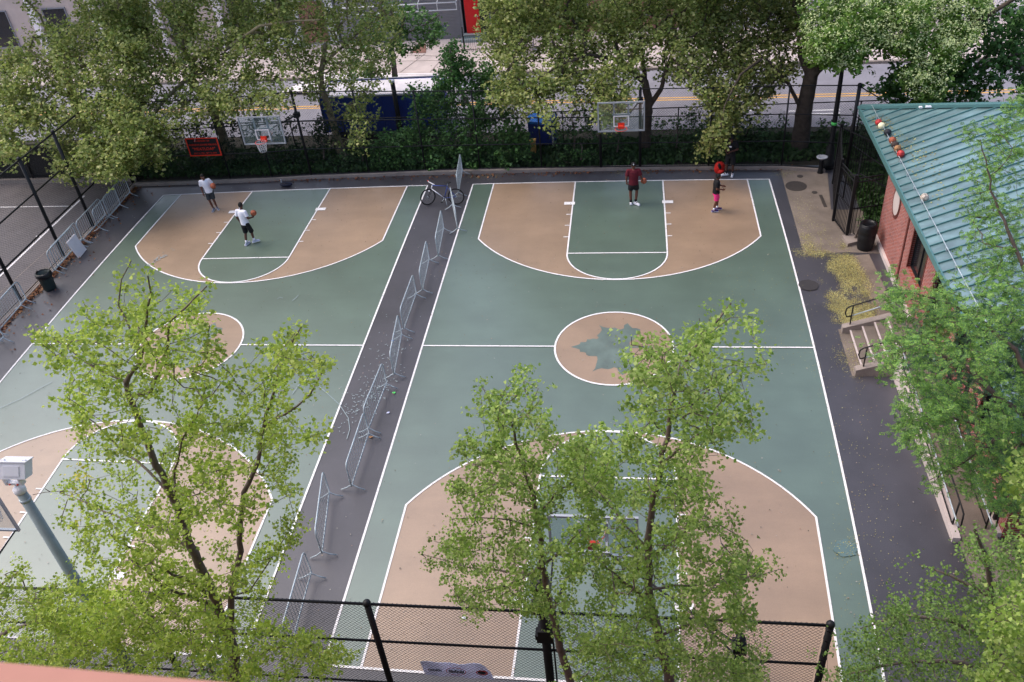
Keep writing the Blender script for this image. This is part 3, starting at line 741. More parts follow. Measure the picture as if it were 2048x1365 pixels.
def net_mesh(c, r):
    mb = MB(); n = 12; rows = 6
    def q(i, k):
        t = i/rows; rad = r*(1-0.42*t+0.05*t*t); z = c[2]-0.43*t
        a = 2*math.pi*(k+0.5*(i % 2))/n
        return (c[0]+rad*math.cos(a), c[1]+rad*math.sin(a), z)
    for i in range(rows):
        for k in range(n):
            mb.tube([q(i, k), q(i+1, k if i % 2 == 0 else k+1)], 0.0045, 4, cap=False)
            mb.tube([q(i, k), q(i+1, k-1 if i % 2 == 0 else k)], 0.0045, 4, cap=False)
    return mb
def hoop(cx, by, z0, sgn, label, net=True, posts=(), netfull=True):
    """sgn=+1: court lies towards -y of the board"""
    t = thing('basketball_hoop', label, 'basketball hoop', (cx, by, 0), 'glass backboards of the courts')
    H, W = 1.22, 0.915; f = -sgn
    mb = MB(); b = 0.05
    y0, y1 = by-.03, by+.03
    mb.box(cx-W, cx-W+b, y0, y1, z0, z0+H).box(cx+W-b, cx+W, y0, y1, z0, z0+H)
    mb.box(cx-W+b, cx+W-b, y0+.001, y1-.001, z0, z0+b).box(cx-W+b, cx+W-b, y0+.001, y1-.001, z0+H-b, z0+H)
    mb.build('frame', M['alum'], t)
    MB().box(cx-W+b, cx+W-b, by-.008, by+.008, z0+b, z0+H-b).build('glass_panel', M['glass'], t)
    sq = MB(); ys = by+f*.012; w = .045; a, h = .305, .46; zb = z0+.20
    for x0, x1, za, zc in ((cx-a, cx-a+w, zb, zb+h), (cx+a-w, cx+a, zb, zb+h), (cx-a+w, cx+a-w, zb, zb+w), (cx-a+w, cx+a-w, zb+h-w, zb+h)):
        sq.box(x0, x1, ys-.003, ys+.003, za, zc)
    sq.build('target_square', M['offwhite'], t)
    zr = z0+.27; rc = (cx, by+f*.38, zr)
    rim = MB(); rim.tube([(rc[0]+.23*math.cos(2*math.pi*i/28), rc[1]+.23*math.sin(2*math.pi*i/28), zr) for i in range(28)], .011, 8, closed=True)
    rm = rim.build('rim', M['red_rim'], t, True)
    mb = MB(); ya, yb = sorted((by+f*.03, by+f*.16)); mb.box(cx-.09, cx+.09, ya, yb, zr-.10, zr+.015)
    ya, yb = sorted((by+f*.008, by+f*.028)); mb.box(cx-.13, cx+.13, ya, yb, zr-.15, zr+.09); mb.build('rim_plate', M['red_rim'], rm)
    if net: net_mesh(rc, .22).build('net', M['net'], t)
    bk = MB()
    for s in (-1, 1):
        bk.bar((cx+s*.28, by-f*.06, z0+.1), (cx+s*.28, by-f*.06, z0+H-.1), .06, .06)
        bk.bar((cx+s*.28, by-f*.06, z0+H*.45), (cx+s*.28, by-f*.35, z0+H*.45), .05, .05)
    bk.bar((cx-.35, by-f*.36, z0+H*.45), (cx+.35, by-f*.36, z0+H*.45), .06, .06)
    bk.build('mounting_frame', M['alum'], t)
    ar = MB()
    for (qx, qy, qz) in posts:
        s = 1 if qx > cx else -1
        ar.tube([(cx+s*.30, by-f*.36, z0+H*.45), (qx, qy, qz)], .028, 6)
        ar.tube([(cx+s*.85, by-f*.04, z0+.06), (qx, qy, qz-.35)], .02, 6)
        ar.box(qx-.12, qx+.12, qy-.12, qy+.12, qz-.10, qz+.10)
    ar.build('support_arms', M['black'], t)
    return t
fpz = lambda i: (FP[i][0][0], FP[i][0][1])
hoop(0.16, 10.39, 2.76, 1, 'far right glass backboard with red rim and no net, plane trunk behind it', False, [(*fpz(8), 3.1), (*fpz(9), 3.1)])
hoop(-14.63, 10.39, 2.70, 1, 'far left glass backboard with red rim and white net, beside the red lettered sign', True, [(*fpz(2), 3.0), (*fpz(3), 3.0)])
hoop(-0.08, -10.39, 2.62, -1, 'near right backboard seen from behind through the two middle trees', True, [(-0.84, NY, 3.6), (2.6, NY, 3.4)])
hoop(-14.12, -10.39, 2.75, -1, 'near left backboard cut off by the left edge of the photo', True, [(-17.5, NY, 3.4), (-13, NY, 3.4)])
t = thing('hoop_post', 'black post carrying the right arm of the near right backboard, hidden by leaves', 'post', (2.6, NY, 0))
MB().tube([(2.6, NY, 0), (2.6, NY, 3.7)], .08, 10).build('shaft', M['black'], t, True)

# memorial sign on the far fence
A = GY(369, 278, 12.15); B = GY(432, 275, 12.15); Cc = GY(439, 311, 12.15)
sx0, sx1 = A[0]+.02, B[0]+.02; sz1 = (A[2]+B[2])/2; sz0 = Cc[2]; sy = 12.15
t = thing('memorial_sign', 'black sign with bright red lettering hung on the fence left of the hoop', 'sign', ((sx0+sx1)/2, sy, sz0))
MB().box(sx0, sx1, sy, sy+.02, sz0, sz1).build('board', M['sign_k'], t)
mb = MB(); e = .045
mb.box(sx0-.01, sx1+.01, sy-.012, sy-.002, sz1-e, sz1+.01).box(sx0-.01, sx1+.01, sy-.012, sy-.002, sz0-.01, sz0+e)
mb.box(sx0-.01, sx0+e, sy-.011, sy-.003, sz0+e, sz1-e).box(sx1-e, sx1+.01, sy-.011, sy-.003, sz0+e, sz1-e); mb.build('border', M['sign_r'], t)
xm = (sx0+sx1)/2; hh = sz1-sz0
for s_, sz_, fz in (('IN MEMORY OF', .105, .83), ('MARKETA DIANE PERKINS', .112, .62), ('"MEATLOAF"', .19, .38), ('JULY 14, 1984 - SEPT 16, 2018', .085, .15)):
    text_mesh(s_, sz_, (xm, sy-.008, sz0+hh*fz), M['sign_r'], t)
mb = MB(); mb.tube([(sx0, sy, sz1), (sx0-.12, sy+.02, sz1-.1), (sx0-.14, sy+.02, sz1-.28)], .008, 4); mb.tube([(xm-.2, sy-.02, sz1+.12), (xm-.32, sy-.03, sz1-.15)], .008, 4)
mb.tube([(sx1, sy, sz1), (sx1+.1, sy, sz1+.08), (sx1+.08, sy, sz1-.06)], .012, 4); mb.build('tie_string', M['net'], t)

# ================================================================ crowd barriers
def make_barrier():
    t = thing('crowd_barrier', 'x', 'barrier')
    Lh, zt, zb, r = 1.06, 1.02, 0.20, 0.0205
    fr = []; c = .16
    for (x, z, a0) in ((-Lh+c, zb+.02, 180), (-Lh+c, zt-c, 180), (Lh-c, zt-c, 90), (Lh-c, zb+.02, 0)):
        if z > .5:
            for k in range(6):
                a = math.radians(a0-90*k/5); fr.append((x+c*math.cos(a), 0, z+c*math.sin(a)))
        else: fr.append((-Lh if x < 0 else Lh, 0, zb))
    MB().tube(fr, r, 8, closed=True).build('frame', M['galv'], t, True)
    mb = MB()
    for i in range(1, 15):
        x = -Lh+2*Lh*i/15; zz = zt-.01 if abs(x) < Lh-c else zt-c+math.sqrt(max(0, c*c-(abs(x)-Lh+c)**2))
        mb.tube([(x, 0, zb), (x, 0, zz)], .008, 5, cap=False)
    mb.build('infill_bars', M['galv'], t, True)
    for s in (-1, 1):
        mb = MB(); x = s*(Lh-.05)
        mb.tube([(x, -.34, .015), (x, -.17, .09), (x, -.03, .19), (x, 0, .235), (x, .03, .19), (x, .17, .09), (x, .34, .015)], .017, 6)
        mb.build('foot', M['galv'], t, True)
    mb = MB(); mb.tube([(-Lh-.02, 0, .40), (-Lh-.06, 0, .40), (-Lh-.06, 0, .50), (-Lh-.02, 0, .50)], .007, 5)
    mb.tube([(Lh+.02, 0, .35), (Lh+.05, 0, .35), (Lh+.05, 0, .30)], .007, 5); mb.build('hook', M['galv'], t, True)
    return t
bar0 = make_barrier(); used = [False]
ord_ = ['first', 'second', 'third', 'fourth', 'fifth', 'sixth', 'seventh', 'eighth', 'ninth', 'tenth']
extra = [' standing closest to the far kerb', ' with the bicycle leaning on it', '', '', '', ' where the half court lines end', ' with a bright blue scrap by its bars', ' beside a bent foot', ', almost in line with the court', ', partly behind the near fence rail']
mids = [((924.4,345.5),(917.8,384.4)),((906,414),(914.8,455)),((887.4,458.4),(876.8,513)),((858.2,521.8),(845.8,579.8)),((832,591),(809,657)),((803.8,669.6),(788.4,751)),((772.6,770),(738,858)),((737.6,868.7),(704,972.8)),((659.2,985),(644.4,1109.5)),((622.6,1148),(594.4,1251.8))]
def place_barrier(far, near, label, group, lock=None, lean=0):
    a, b = G(*far, .2), G(*near, .2)
    d = (b-a)[:2]; d = d/np.linalg.norm(d)
    c = (a+b)[:2]/2 if lock is None else (a[:2]+d*1.03 if lock == 'far' else b[:2]-d*1.03)
    o = bar0 if not used[0] else copy_tree(bar0); used[0] = True
    o.location = (c[0], c[1], 0.034); o.rotation_euler = (lean, 0, math.atan2(-d[1], -d[0])); o['label'] = label; o['group'] = group
for i, (f, n) in enumerate(mids):
    place_barrier(f, n, 'galvanised crowd barrier, %s from the far kerb in the middle row%s' % (ord_[i], ['', ', bicycle leaning on it'][i == 1]), 'crowd barriers between the two courts', 'far' if i == 9 else None)
left = [((261.3,385.4),(218,433)),((240,411),(199,457)),((211,432),(167,480.7)),((163.7,480.7),(116,533.4)),((158,489),(111,541)),((48,605),(0,660)),((38,617),(-10,672)),((2,682),(-60,745))]
for i, (f, n) in enumerate(left):
    place_barrier(f, n, ['crowd barrier by the left fence nearest its far corner', 'barrier by the left fence overlapping the front of the farthest one',
        'barrier tight against the left fence just beyond the white folded table', 'back barrier of the pair behind the white folded table', 'front barrier of the pair with the white folded table leaning on it',
        'back barrier of the pair left of the green bin at the photo edge', 'front barrier of the pair left of the green bin at the photo edge', 'lowest barrier by the left fence, only its foot in the photo'][i], 'crowd barriers along the left fence')
# white folded table
a, b = G(157, 515, 0.03), G(172, 497, 0.03)
t = thing('folding_table', 'small white folded table leaning on a crowd barrier by the left fence', 'table', a)
d = (b-a)[:2]/np.linalg.norm((b-a)[:2]); n_ = np.array((-d[1], d[0])); n_ = n_ if n_[0] < 0 else -n_
def tp(s, h, o): return (a[0]+d[0]*s+n_[0]*(h*.28-o), a[1]+d[1]*s+n_[1]*(h*.28-o), .02+h*.95)
mb = MB(); mb.hexa([tp(-.05, 0, 0), tp(.62, 0, 0), tp(.62, 0, .07), tp(-.05, 0, .07), tp(-.05, .78, 0), tp(.62, .78, 0), tp(.62, .78, .07), tp(-.05, .78, .07)])
mb.build('table_top', M['offwhite'], t)
mb = MB(); mb.tube([tp(.2, .79, .03), tp(.22, .86, .03), tp(.36, .86, .03), tp(.38, .79, .03)], .012, 5); mb.build('handle', M['black'], t, True)
mb = MB(); mb.hexa([tp(.0, .05, -.035), tp(.57, .05, -.035), tp(.57, .05, -.003), tp(.0, .05, -.003), tp(.0, .7, -.035), tp(.57, .7, -.035), tp(.57, .7, -.003), tp(.0, .7, -.003)]); mb.build('folded_legs', M['grey'], t)

# litter bins
bp = G(101, 578)
t = thing('litter_bin', 'dark green litter bin with black bag folded over its rim by the left fence', 'litter bin', bp)
MB().lathe([(r_*.84, z_*.88) for r_, z_ in [(.25, 0), (.28, .1), (.30, .6), (.31, .62), (.31, .66), (.30, .68), (.29, .82), (.26, .82), (.24, .3)]], bp, 20).build('body', M['dkgreen'], t, True)
o0 = MB(); prof = [(.315, .62), (.345, .66), (.36, .74), (.35, .84), (.31, .89), (.28, .86), (.25, .5)]
o0.lathe([(r_*.84, z_*.88) for r_, z_ in prof], bp, 28); o0.v = [(x+R.gauss(0, .008), y+R.gauss(0, .008), z+R.gauss(0, .012)) for x, y, z in o0.v]
o0.build('bag', M['bag'], t, True)
bp = G(1729, 497)
t = thing('litter_bin', 'ribbed black litter bin against the brick building by the gate', 'litter bin', bp)
mb = MB(); mb.lathe([(.25, 0), (.27, .05), (.29, .3), (.285, .33), (.30, .36), (.305, .62), (.295, .65), (.31, .68), (.30, .93), (.27, 1.0), (.20, 1.0), (.19, .7)], bp, 22)
mb.build('body', M['black'], t, True)
MB().lathe([(.265, .985), (.29, 1.02), (.22, 1.03), (.18, .8)], bp, 22).build('bag', M['bag'], t, True)

# drinking fountain
f_ = G(1640, 346)
t = thing('drinking_fountain', 'white oval drinking fountain bowl on a dark pedestal by the lamp post', 'drinking fountain', f_)
MB().lathe([(.13, 0), (.10, .1), (.08, .5), (.12, .60)], f_, 14).build('pedestal', M['black'], t, True)
MB().lathe([(.05, .58), (.20, .66), (.23, .72), (.215, .73), (.15, .69), (.02, .67)], f_, 20, 1.0, .85).build('bowl', M['alum'], t, True)
MB().tube([(f_[0]-.13, f_[1], .70), (f_[0]-.13, f_[1], .80), (f_[0]-.08, f_[1], .82)], .015, 6).build('spout', M['alum'], t, True)

# ================================================================ steel gate beside the building
def pickets(mb, a, b, h, sp=.115, r=.009):
    a = np.array(a[:2]); b = np.array(b[:2]); n = max(2, int(np.linalg.norm(b-a)/sp))
    for i in range(n+1):
        q = a+(b-a)*i/n; mb.box(q[0]-r, q[0]+r, q[1]-r, q[1]+r, .06, h)
    return mb
P1, P2, P3, P4 = (8.62, 10.9), (8.12, 7.9), (8.36, 6.62), (9.34, 6.88)
t = thing('steel_gate', 'tall black picket gate and panels closing the gap beside the brick wall', 'gate', (8.36, 6.62, 0))
for p in (P1, P2, P3): MB().box(p[0]-.05, p[0]+.05, p[1]-.05, p[1]+.05, 0, 2.55).build('post', M['black'], t)
for nm, a, b in (('picket_panel', P1, P2), ('gate_leaf', P2, P3), ('picket_panel', P3, P4)):
    mb = pickets(MB(), a, b, 2.4)
    for z in (.12, 1.2, 2.25, 2.4): mb.bar((*a, z), (*b, z), .035, .035)
    mb.build(nm, M['black'], t)
t = thing('steel_gate', 'second black picket panel set back behind the gate in the shade', 'gate', (9.3, 9.6, 0))
for nm, a, b in (('picket_panel', (8.66, 11.3), (9.6, 9.9)), ('picket_panel', (9.0, 8.9), (8.45, 6.7))):
    mb = pickets(MB(), a, b, 2.3)
    for z in (.12, 2.25): mb.bar((*a, z), (*b, z), .035, .035)
    mb.build(nm, M['black'], t)
t = thing('handrail', 'low black handrail curving over grass behind the gate', 'handrail', (9.2, 9.4, 0))
MB().tube([(8.8, 9.7, 0), (8.8, 9.7, .95), (9.3, 9.7, 1.0), (10.2, 8.6, .9), (10.2, 8.6, 0)], .025, 6).build('rail', M['black'], t, True)
mb = MB(); mb.prism([(8.3, 6.0), (8.75, 6.2), (8.6, 6.75), (8.2, 6.6)], 0, .14); tag(mb.build('gate_step', M['stone']), 'small stone step at the foot of the gate', 'step')

# ================================================================ brick building with teal roof
WX, EZ = 9.42, 3.15
EY1, EY0, EX, RZ, SL, EXR = 10.3, -8.3, 9.06, 3.42, 0.40, 30.0
bld = thing('brick_building', 'red brick field house with a teal standing seam hip roof and oval emblem', 'building', (WX, 0, 0))
YF, YN = 6.6, -7.3
def wall_x(y0, y1, z0, z1, x=WX): return MB().box(x, x+.3, y0, y1, z0, z1)
wins = []   # (y0,y1,z0,z1)
a = GX(1838, 430, WX); b = GX(1838, 560, WX)
wins = [(2.92, 1.33, 1.15, 2.98), (.42, -.85, 1.15, 2.98), (-2.0, -3.0, 1.1, 2.9), (-4.4, -5.6, 1.1, 2.9)]
mb = MB(); cur = YF
for (ya, yb, za, zb) in wins:
    mb.box(WX, WX+.3, ya, cur, 0, EZ+.25); mb.box(WX, WX+.3, yb, ya, 0, za); mb.box(WX, WX+.3, yb, ya, zb, EZ+.25); cur = yb
mb.box(WX, WX+.3, YN, cur, 0, EZ+.25); mb.build('wall', M['brick_x'], bld)
MB().box(WX+.3, EXR, YF-.3, YF-.001, 0, EZ+.25).build('wall', M['brick_y'], bld); MB().box(WX+.3, EXR, YN+.001, YN+.3, 0, EZ+.25).build('wall', M['brick_y'], bld)
for (ya, yb, za, zb) in wins:
    w = MB().box(WX+.14, WX+.17, yb, ya, za, zb).build('window', M['window'], bld)
    f = MB(); f.box(WX+.10, WX+.14, yb, yb+.05, za, zb).box(WX+.10, WX+.14, ya-.05, ya, za, zb).box(WX+.10, WX+.14, yb+.05, ya-.05, zb-.05, zb).box(WX+.10, WX+.14, yb+.05, ya-.05, za, za+.05).box(WX+.11, WX+.14, (ya+yb)/2-.02, (ya+yb)/2+.02, za+.05, zb-.05)
    f.build('frame', M['black'], w)
    for yy in (ya, yb):
        MB().box(WX-.012, WX+.02, yy-.035, yy+.035, za-.03, zb).build('dark_brick_jamb', M['brick_dk'], bld)
for yy in (3.55,):
    MB().box(WX-.03, WX+.02, yy-.06, yy+.06, .17, EZ+.2).build('dark_brick_band', M['brick_dk'], bld)
# oval emblem
oc = GX(1793, 405, WX-.02); nn = 28; ov = MB()
for rad0, rad1, xx, nm, mt in ((0, 1.0, WX-.03, 'oval_emblem', M['walk']), (1.0, 1.28, WX-.022, 'oval_surround', M['brick_dk'])):
    ov = MB(); P = [(math.cos(2*math.pi*i/nn), math.sin(2*math.pi*i/nn)) for i in range(nn)]
    ay, az = .34, .46
    if rad0 == 0:
        ov.add([(xx, oc[1]+ay*c, oc[2]+az*s) for c, s in P]+[(WX+.0, oc[1]+ay*c, oc[2]+az*s) for c, s in P], [tuple(range(nn))]+[(i, (i+1) % nn, nn+(i+1) % nn, nn+i) for i in range(nn)])
    else:
        ov.add([(xx, oc[1]+ay*c*rad0, oc[2]+az*s*rad0) for c, s in P]+[(xx, oc[1]+ay*c*rad1, oc[2]+az*s*rad1) for c, s in P], [(i, (i+1) % nn, nn+(i+1) % nn, nn+i) for i in range(nn)])
    ov.build(nm, mt, bld)
MB().box(WX-.10, WX-.001, YN, YF+.02, -.02, .16).build('plinth', M['walk'], bld)
MB().box(WX-.08, WX-.005, -6.9, -6.82, 0.16, 3.2).build('downpipe', M['black'], bld)
MB().box(WX-.08, WX-.005, -3.6, -3.52, 0.16, 3.2).build('downpipe', M['black'], bld)
# roof: hips at both ends
run = (EY1-EY0)/2; RX = EX+run; RZT = RZ+SL*run; YM = (EY0+EY1)/2
th = .14
def rv(z): return [(EX, EY0, RZ+z), (EX, EY1, RZ+z), (RX, YM, RZT+z), (EXR, YM, RZT+z), (EXR, EY1, RZ+z), (EXR, EY0, RZ+z)]
T_, B_ = rv(0), rv(-th)
mb = MB().add(T_+B_, [(1, 0, 2), (1, 2, 3, 4), (0, 5, 3, 2), (6, 7, 8), (7, 10, 9, 8), (6, 8, 9, 11), (0, 1, 7, 6), (1, 4, 10, 7), (5, 0, 6, 11), (4, 3, 5, 11, 9, 10)])
rf = mb.build('roof', M['roof'], bld)
mb = MB(); y = EY1-.35
while y > EY0+.3:
    dd = min(EY1-y, y-EY0); x1 = EX+dd; 
    mb.bar((EX-.01, y, RZ+.022), (x1-.06, y, RZ+SL*(dd-.05)+.022), .028, .05); y -= .455
mb.build('standing_seams', M['rooftrim'], rf)
mb = MB(); x = EX+.4
while x < EXR-1:
    dd = min(x-EX, run)
    mb.bar((x, EY1, RZ+.022), (x, EY1-dd+.06, RZ+SL*dd+.02), .028, .05); x += .455
mb.build('standing_seams', M['rooftrim'], rf)
mb = MB(); mb.bar((EX-.03, EY1+.03, RZ+.05), (RX, YM, RZT+.07), .26, .10); mb.bar((EX-.03, EY0-.03, RZ+.05), (RX, YM, RZT+.07), .26, .10); mb.bar((RX, YM, RZT+.07), (EXR, YM, RZT+.07), .26, .10)
mb.build('hip_cap', M['rooftrim'], rf)
mb = MB(); mb.bar((EX-.03, EY0, RZ-.07), (EX-.03, EY1, RZ-.07), .05, .20); mb.bar((EX, EY1+.03, RZ-.07), (EXR, EY1+.03, RZ-.07), .05, .20); mb.bar((EX, EY0-.03, RZ-.07), (EXR, EY0-.03, RZ-.07), .05, .20)
mb.build('fascia', M['rooftrim'], rf)
mb = MB()
for u0, u1, v in ((1838,1844,216),(1851,1862,215)):
    p, q = [GY(u, v, 7.9) for u in (u0, u1)]; MB().bar(p+np.array([0, 0, .02]), q+np.array([0, 0, .02]), .10, .05).build('vent_glint', M['white'], rf)  # white bars paint in the light reflecting under the ridge vent
# snow guard rail on roof
sn = MB(); X_ = EX+.30; zr_ = RZ+SL*.30+.13
sn.tube([(X_, EY1-.35, zr_), (X_, EY0+.5, zr_)], .013, 6)
sg = sn.build('snow_guard_rail', M['galv'], rf, True)
y = EY1-.35; k_ = 0
while y > EY0+.5:
    MB().box(X_-.02, X_+.02, y-.02, y+.02, RZ+SL*.30, zr_).build('bracket', M['galv'], sg); y -= .91

# balls
def make_ball(name, label, cat, p, r, mat, seams=True, group=None, tilt=0.4):
    t = thing(name, label, cat, p, group); 
    MB().ball(p, r, 14).build('shell', mat, t, True)
    if seams:
        s = MB(); rot = Matrix.Rotation(tilt, 4, 'X') @ Matrix.Rotation(tilt*1.7, 4, 'Y')
        P = Vector([float(a) for a in p])
        for ax in range(2):
            s.tube([P+rot @ Vector([(math.cos(a)*r*1.005, math.sin(a)*r*1.005, 0), (math.cos(a)*r*1.005, 0, math.sin(a)*r*1.005)][ax]) for a in [2*math.pi*i/24 for i in range(24)]], .0035, 4, closed=True)
        for sg_ in (-1, 1):
            s.tube([P+rot @ Vector((sg_*r*.55, math.cos(a)*r*.84, math.sin(a)*r*.84)) for a in [2*math.pi*i/20 for i in range(20)]], .0035, 4, closed=True)
        s.build('seams', M['seam'], t, True)
    return t
def roof_ball(u, v, r):
    # on the roof slope: solve z = RZ + SL*(x-EX) + r/cos
    d = ray(u, v); off = r*math.sqrt(1+SL*SL)
    k = (RZ+SL*(CX-EX)+off-CZ)/(d[2]-SL*d[0]); return CAM+d*k
for u, v, r, mt, se, lab, cat in ((1757,245,.115,M['ball_r'],True,'faded red ball half hidden behind the cream ball at the top of the roof row','ball'),
        (1763,252,.12,M['ball_c'],False,'cream ball, uppermost full ball of the row caught by the roof rail','ball'),
        (1775,265,.122,M['ball_k'],True,'charcoal basketball between the cream and orange balls on the roof','basketball'),
        (1785,281,.122,M['ball_o'],True,'bright orange basketball in the row on the roof','basketball'),
        (1790,290,.122,M['ball_d'],True,'dark brown basketball wedged between the orange and tan balls on the roof','basketball'),
        (1795,298,.122,M['ball_t'],True,'worn tan basketball next to the red ball on the roof','basketball'),
        (1801.5,308,.122,M['ball_r'],True,'shiny red ball, lowest of the row of balls on the roof','ball'),
        (1849,395,.122,M['ball_w'],True,'scuffed white ball alone on the roof behind the rail','ball')):
    make_ball('basketball' if 'basket' in cat else 'play_ball', lab, cat, roof_ball(u, v, r), r, mt, se, None, R.uniform(0, 1.5))
# leaf litter on roof
C = []
for i in range(260):
    u = R.uniform(1738, 1890); v = 230+(u-1738)*1.35*R.uniform(.4, 1.0)+R.uniform(-10, 10); d = ray(u, v)
    k = (RZ+SL*(CX-EX)+.02-CZ)/(d[2]-SL*d[0]); p = CAM+d*k
    if p[0] > EX+.05 and p[0]-EX < EY1-p[1]-.1: C.append(p)
for i in range(60): C.append(roof_ball(R.gauss(1768, 9), R.gauss(247, 6), .04))
tag(leaf_object('roof_leaf_litter', C, .05, M['petal'], flat=3), kind='stuff')
tw = MB()
for i in range(9):
    p = roof_ball(R.gauss(1763, 6), R.gauss(244, 4), .05); q = p+np.array([R.uniform(-.3, .3), R.uniform(-.3, .3), R.uniform(.02, .2)]); tw.tube([p, q], .006, 4)
tag(tw.build('twigs', M['bark']), kind='stuff')

# ================================================================ entrance stairs and ramp
SX0, SX1, SY0, SY1, SH = 7.42, 8.75, -1.28, 1.0, .62
st = thing('entrance_stairs', 'concrete entrance steps with sloping cheek walls climbing to the brick building', 'stairs', (SX0, 0, 0))
for i in range(4):
    MB().box(SX0+.34*i, SX0+.34*(i+1)-.002*0, SY0+.2, SY1-.2, 0, SH*(i+1)/4-.001*i).build('step', M['conc'], st)
    MB().box(SX0+.34*i-.012, SX0+.34*i+.035, SY0+.205, SY1-.205, SH*(i+1)/4-.001*i-.03, SH*(i+1)/4-.001*i+.003).build('step_nosing', M['walk'], st)
MB().box(SX0+.34*4, WX-.10, SY0+.2, SY1-.2, 0, SH-.006).build('landing', M['conc'], st)
for ya, yb in ((SY0-.02, SY0+.2), (SY1-.2, SY1+.02)):
    mb = MB(); x0 = SX0-.22; mb.hexa([(x0, ya, 0), (SX1+.2, ya, 0), (SX1+.2, yb, 0), (x0, yb, 0), (x0, ya, .22), (SX1+.2, ya, SH+.16), (SX1+.2, yb, SH+.16), (x0, yb, .22)])
    mb.build('cheek_wall', M['stone'], st)
struct(MB().sheet([(SX0-.30, SY0-.03), (SX0+.01, SY0-.03), (SX0+.01, SY1+.03), (SX0-.30, SY1+.03)], .0075).build('step_apron', M['conc']))
for ym, lab in ((SY1-.09, 'black handrail on the far cheek wall of the entrance steps'), (SY0+.09, 'black handrail on the near cheek wall of the entrance steps')):
    hr = thing('handrail', lab, 'handrail', (SX0, ym, 0), 'handrails of the entrance steps')
    z0, z1 = .28, SH+.2
    def hz(x, h): return z0+(z1-z0)*(x-SX0)/(SX1-SX0)+h
    a, b = SX0+.0, SX1+.1
    MB().tube([(a, ym, hz(a, -.03)), (a, ym, hz(a, .70))], .022, 6).build('post', M['black'], hr, True)
    MB().tube([(b, ym, hz(b, -.03)), (b, ym, hz(b, .70))], .022, 6).build('post', M['black'], hr, True)
    MB().tube([(a, ym, hz(a, .34)), (a-.14, ym, hz(a, .30)), (a-.2, ym, hz(a, .45)), (a-.18, ym, hz(a, .62)), (a-.08, ym, hz(a, .70)), (b, ym, hz(b, .72)), (b+.15, ym, hz(b, .70)), (b+.15, ym, hz(b, .4))], .022, 6).build('top_rail', M['galv'] if False else M['black'], hr, True)
    MB().tube([(a, ym, hz(a, .34)), (b, ym, hz(b, .36))], .020, 6).build('lower_rail', M['galv'], hr, True)
# ramp
RX0 = 8.28
rp = thing('access_ramp', 'concrete access ramp running down beside the brick wall to the walkway', 'ramp', (RX0, -4, 0))
ry = lambda y: max(.05, SH*(1-(SY0-y)/6.2))
mb = MB(); mb.hexa([(RX0+.16, -7.5, 0), (WX-.10, -7.5, 0), (WX-.10, SY0-.03, 0), (RX0+.16, SY0-.03, 0), (RX0+.16, -7.5, .052), (WX-.10, -7.5, .052), (WX-.10, SY0-.03, SH-.02), (RX0+.16, SY0-.03, SH-.02)])
mb.build('ramp_surface', M['conc'], rp)
mb = MB(); mb.hexa([(RX0-.02, -7.5, 0), (RX0+.16, -7.5, 0), (RX0+.16, SY0-.03, 0), (RX0-.02, SY0-.03, 0), (RX0-.02, -7.5, .16), (RX0+.16, -7.5, .16), (RX0+.16, SY0-.03, SH+.12), (RX0-.02, SY0-.03, SH+.12)])
mb.build('ramp_kerb', M['walk'], rp)
for xx, lab in ((RX0+.07, 'black and steel railing along the outer kerb of the ramp'), (WX-.3, 'second railing of the ramp beside the brick wall')):
    hr = thing('ramp_railing', lab, 'railing', (xx, -4, 0))
    ys = [SY0-.3, -2.9, -4.3, -5.7, -7.1]
    for y_ in ys:
        MB().tube([(xx, y_, ry(y_)), (xx, y_, ry(y_)+.95)], .022, 6).build('post', M['black'], hr, True)
    MB().tube([(xx, ys[0]+.2, ry(ys[0])+.95)]+[(xx, y_, ry(y_)+.95) for y_ in ys]+[(xx, -7.45, .95), (xx, -7.5, .6)], .022, 6).build('top_rail', M['black'], hr, True)
    MB().tube([(xx-.03, y_, ry(y_)+.5) for y_ in ys]+[(xx-.03, -7.45, .52)], .020, 6).build('middle_rail', M['galv'], hr, True)
    MB().tube([(xx-.03, y_, ry(y_)+.2) for y_ in ys], .018, 6).build('lower_rail', M['black'], hr, True)

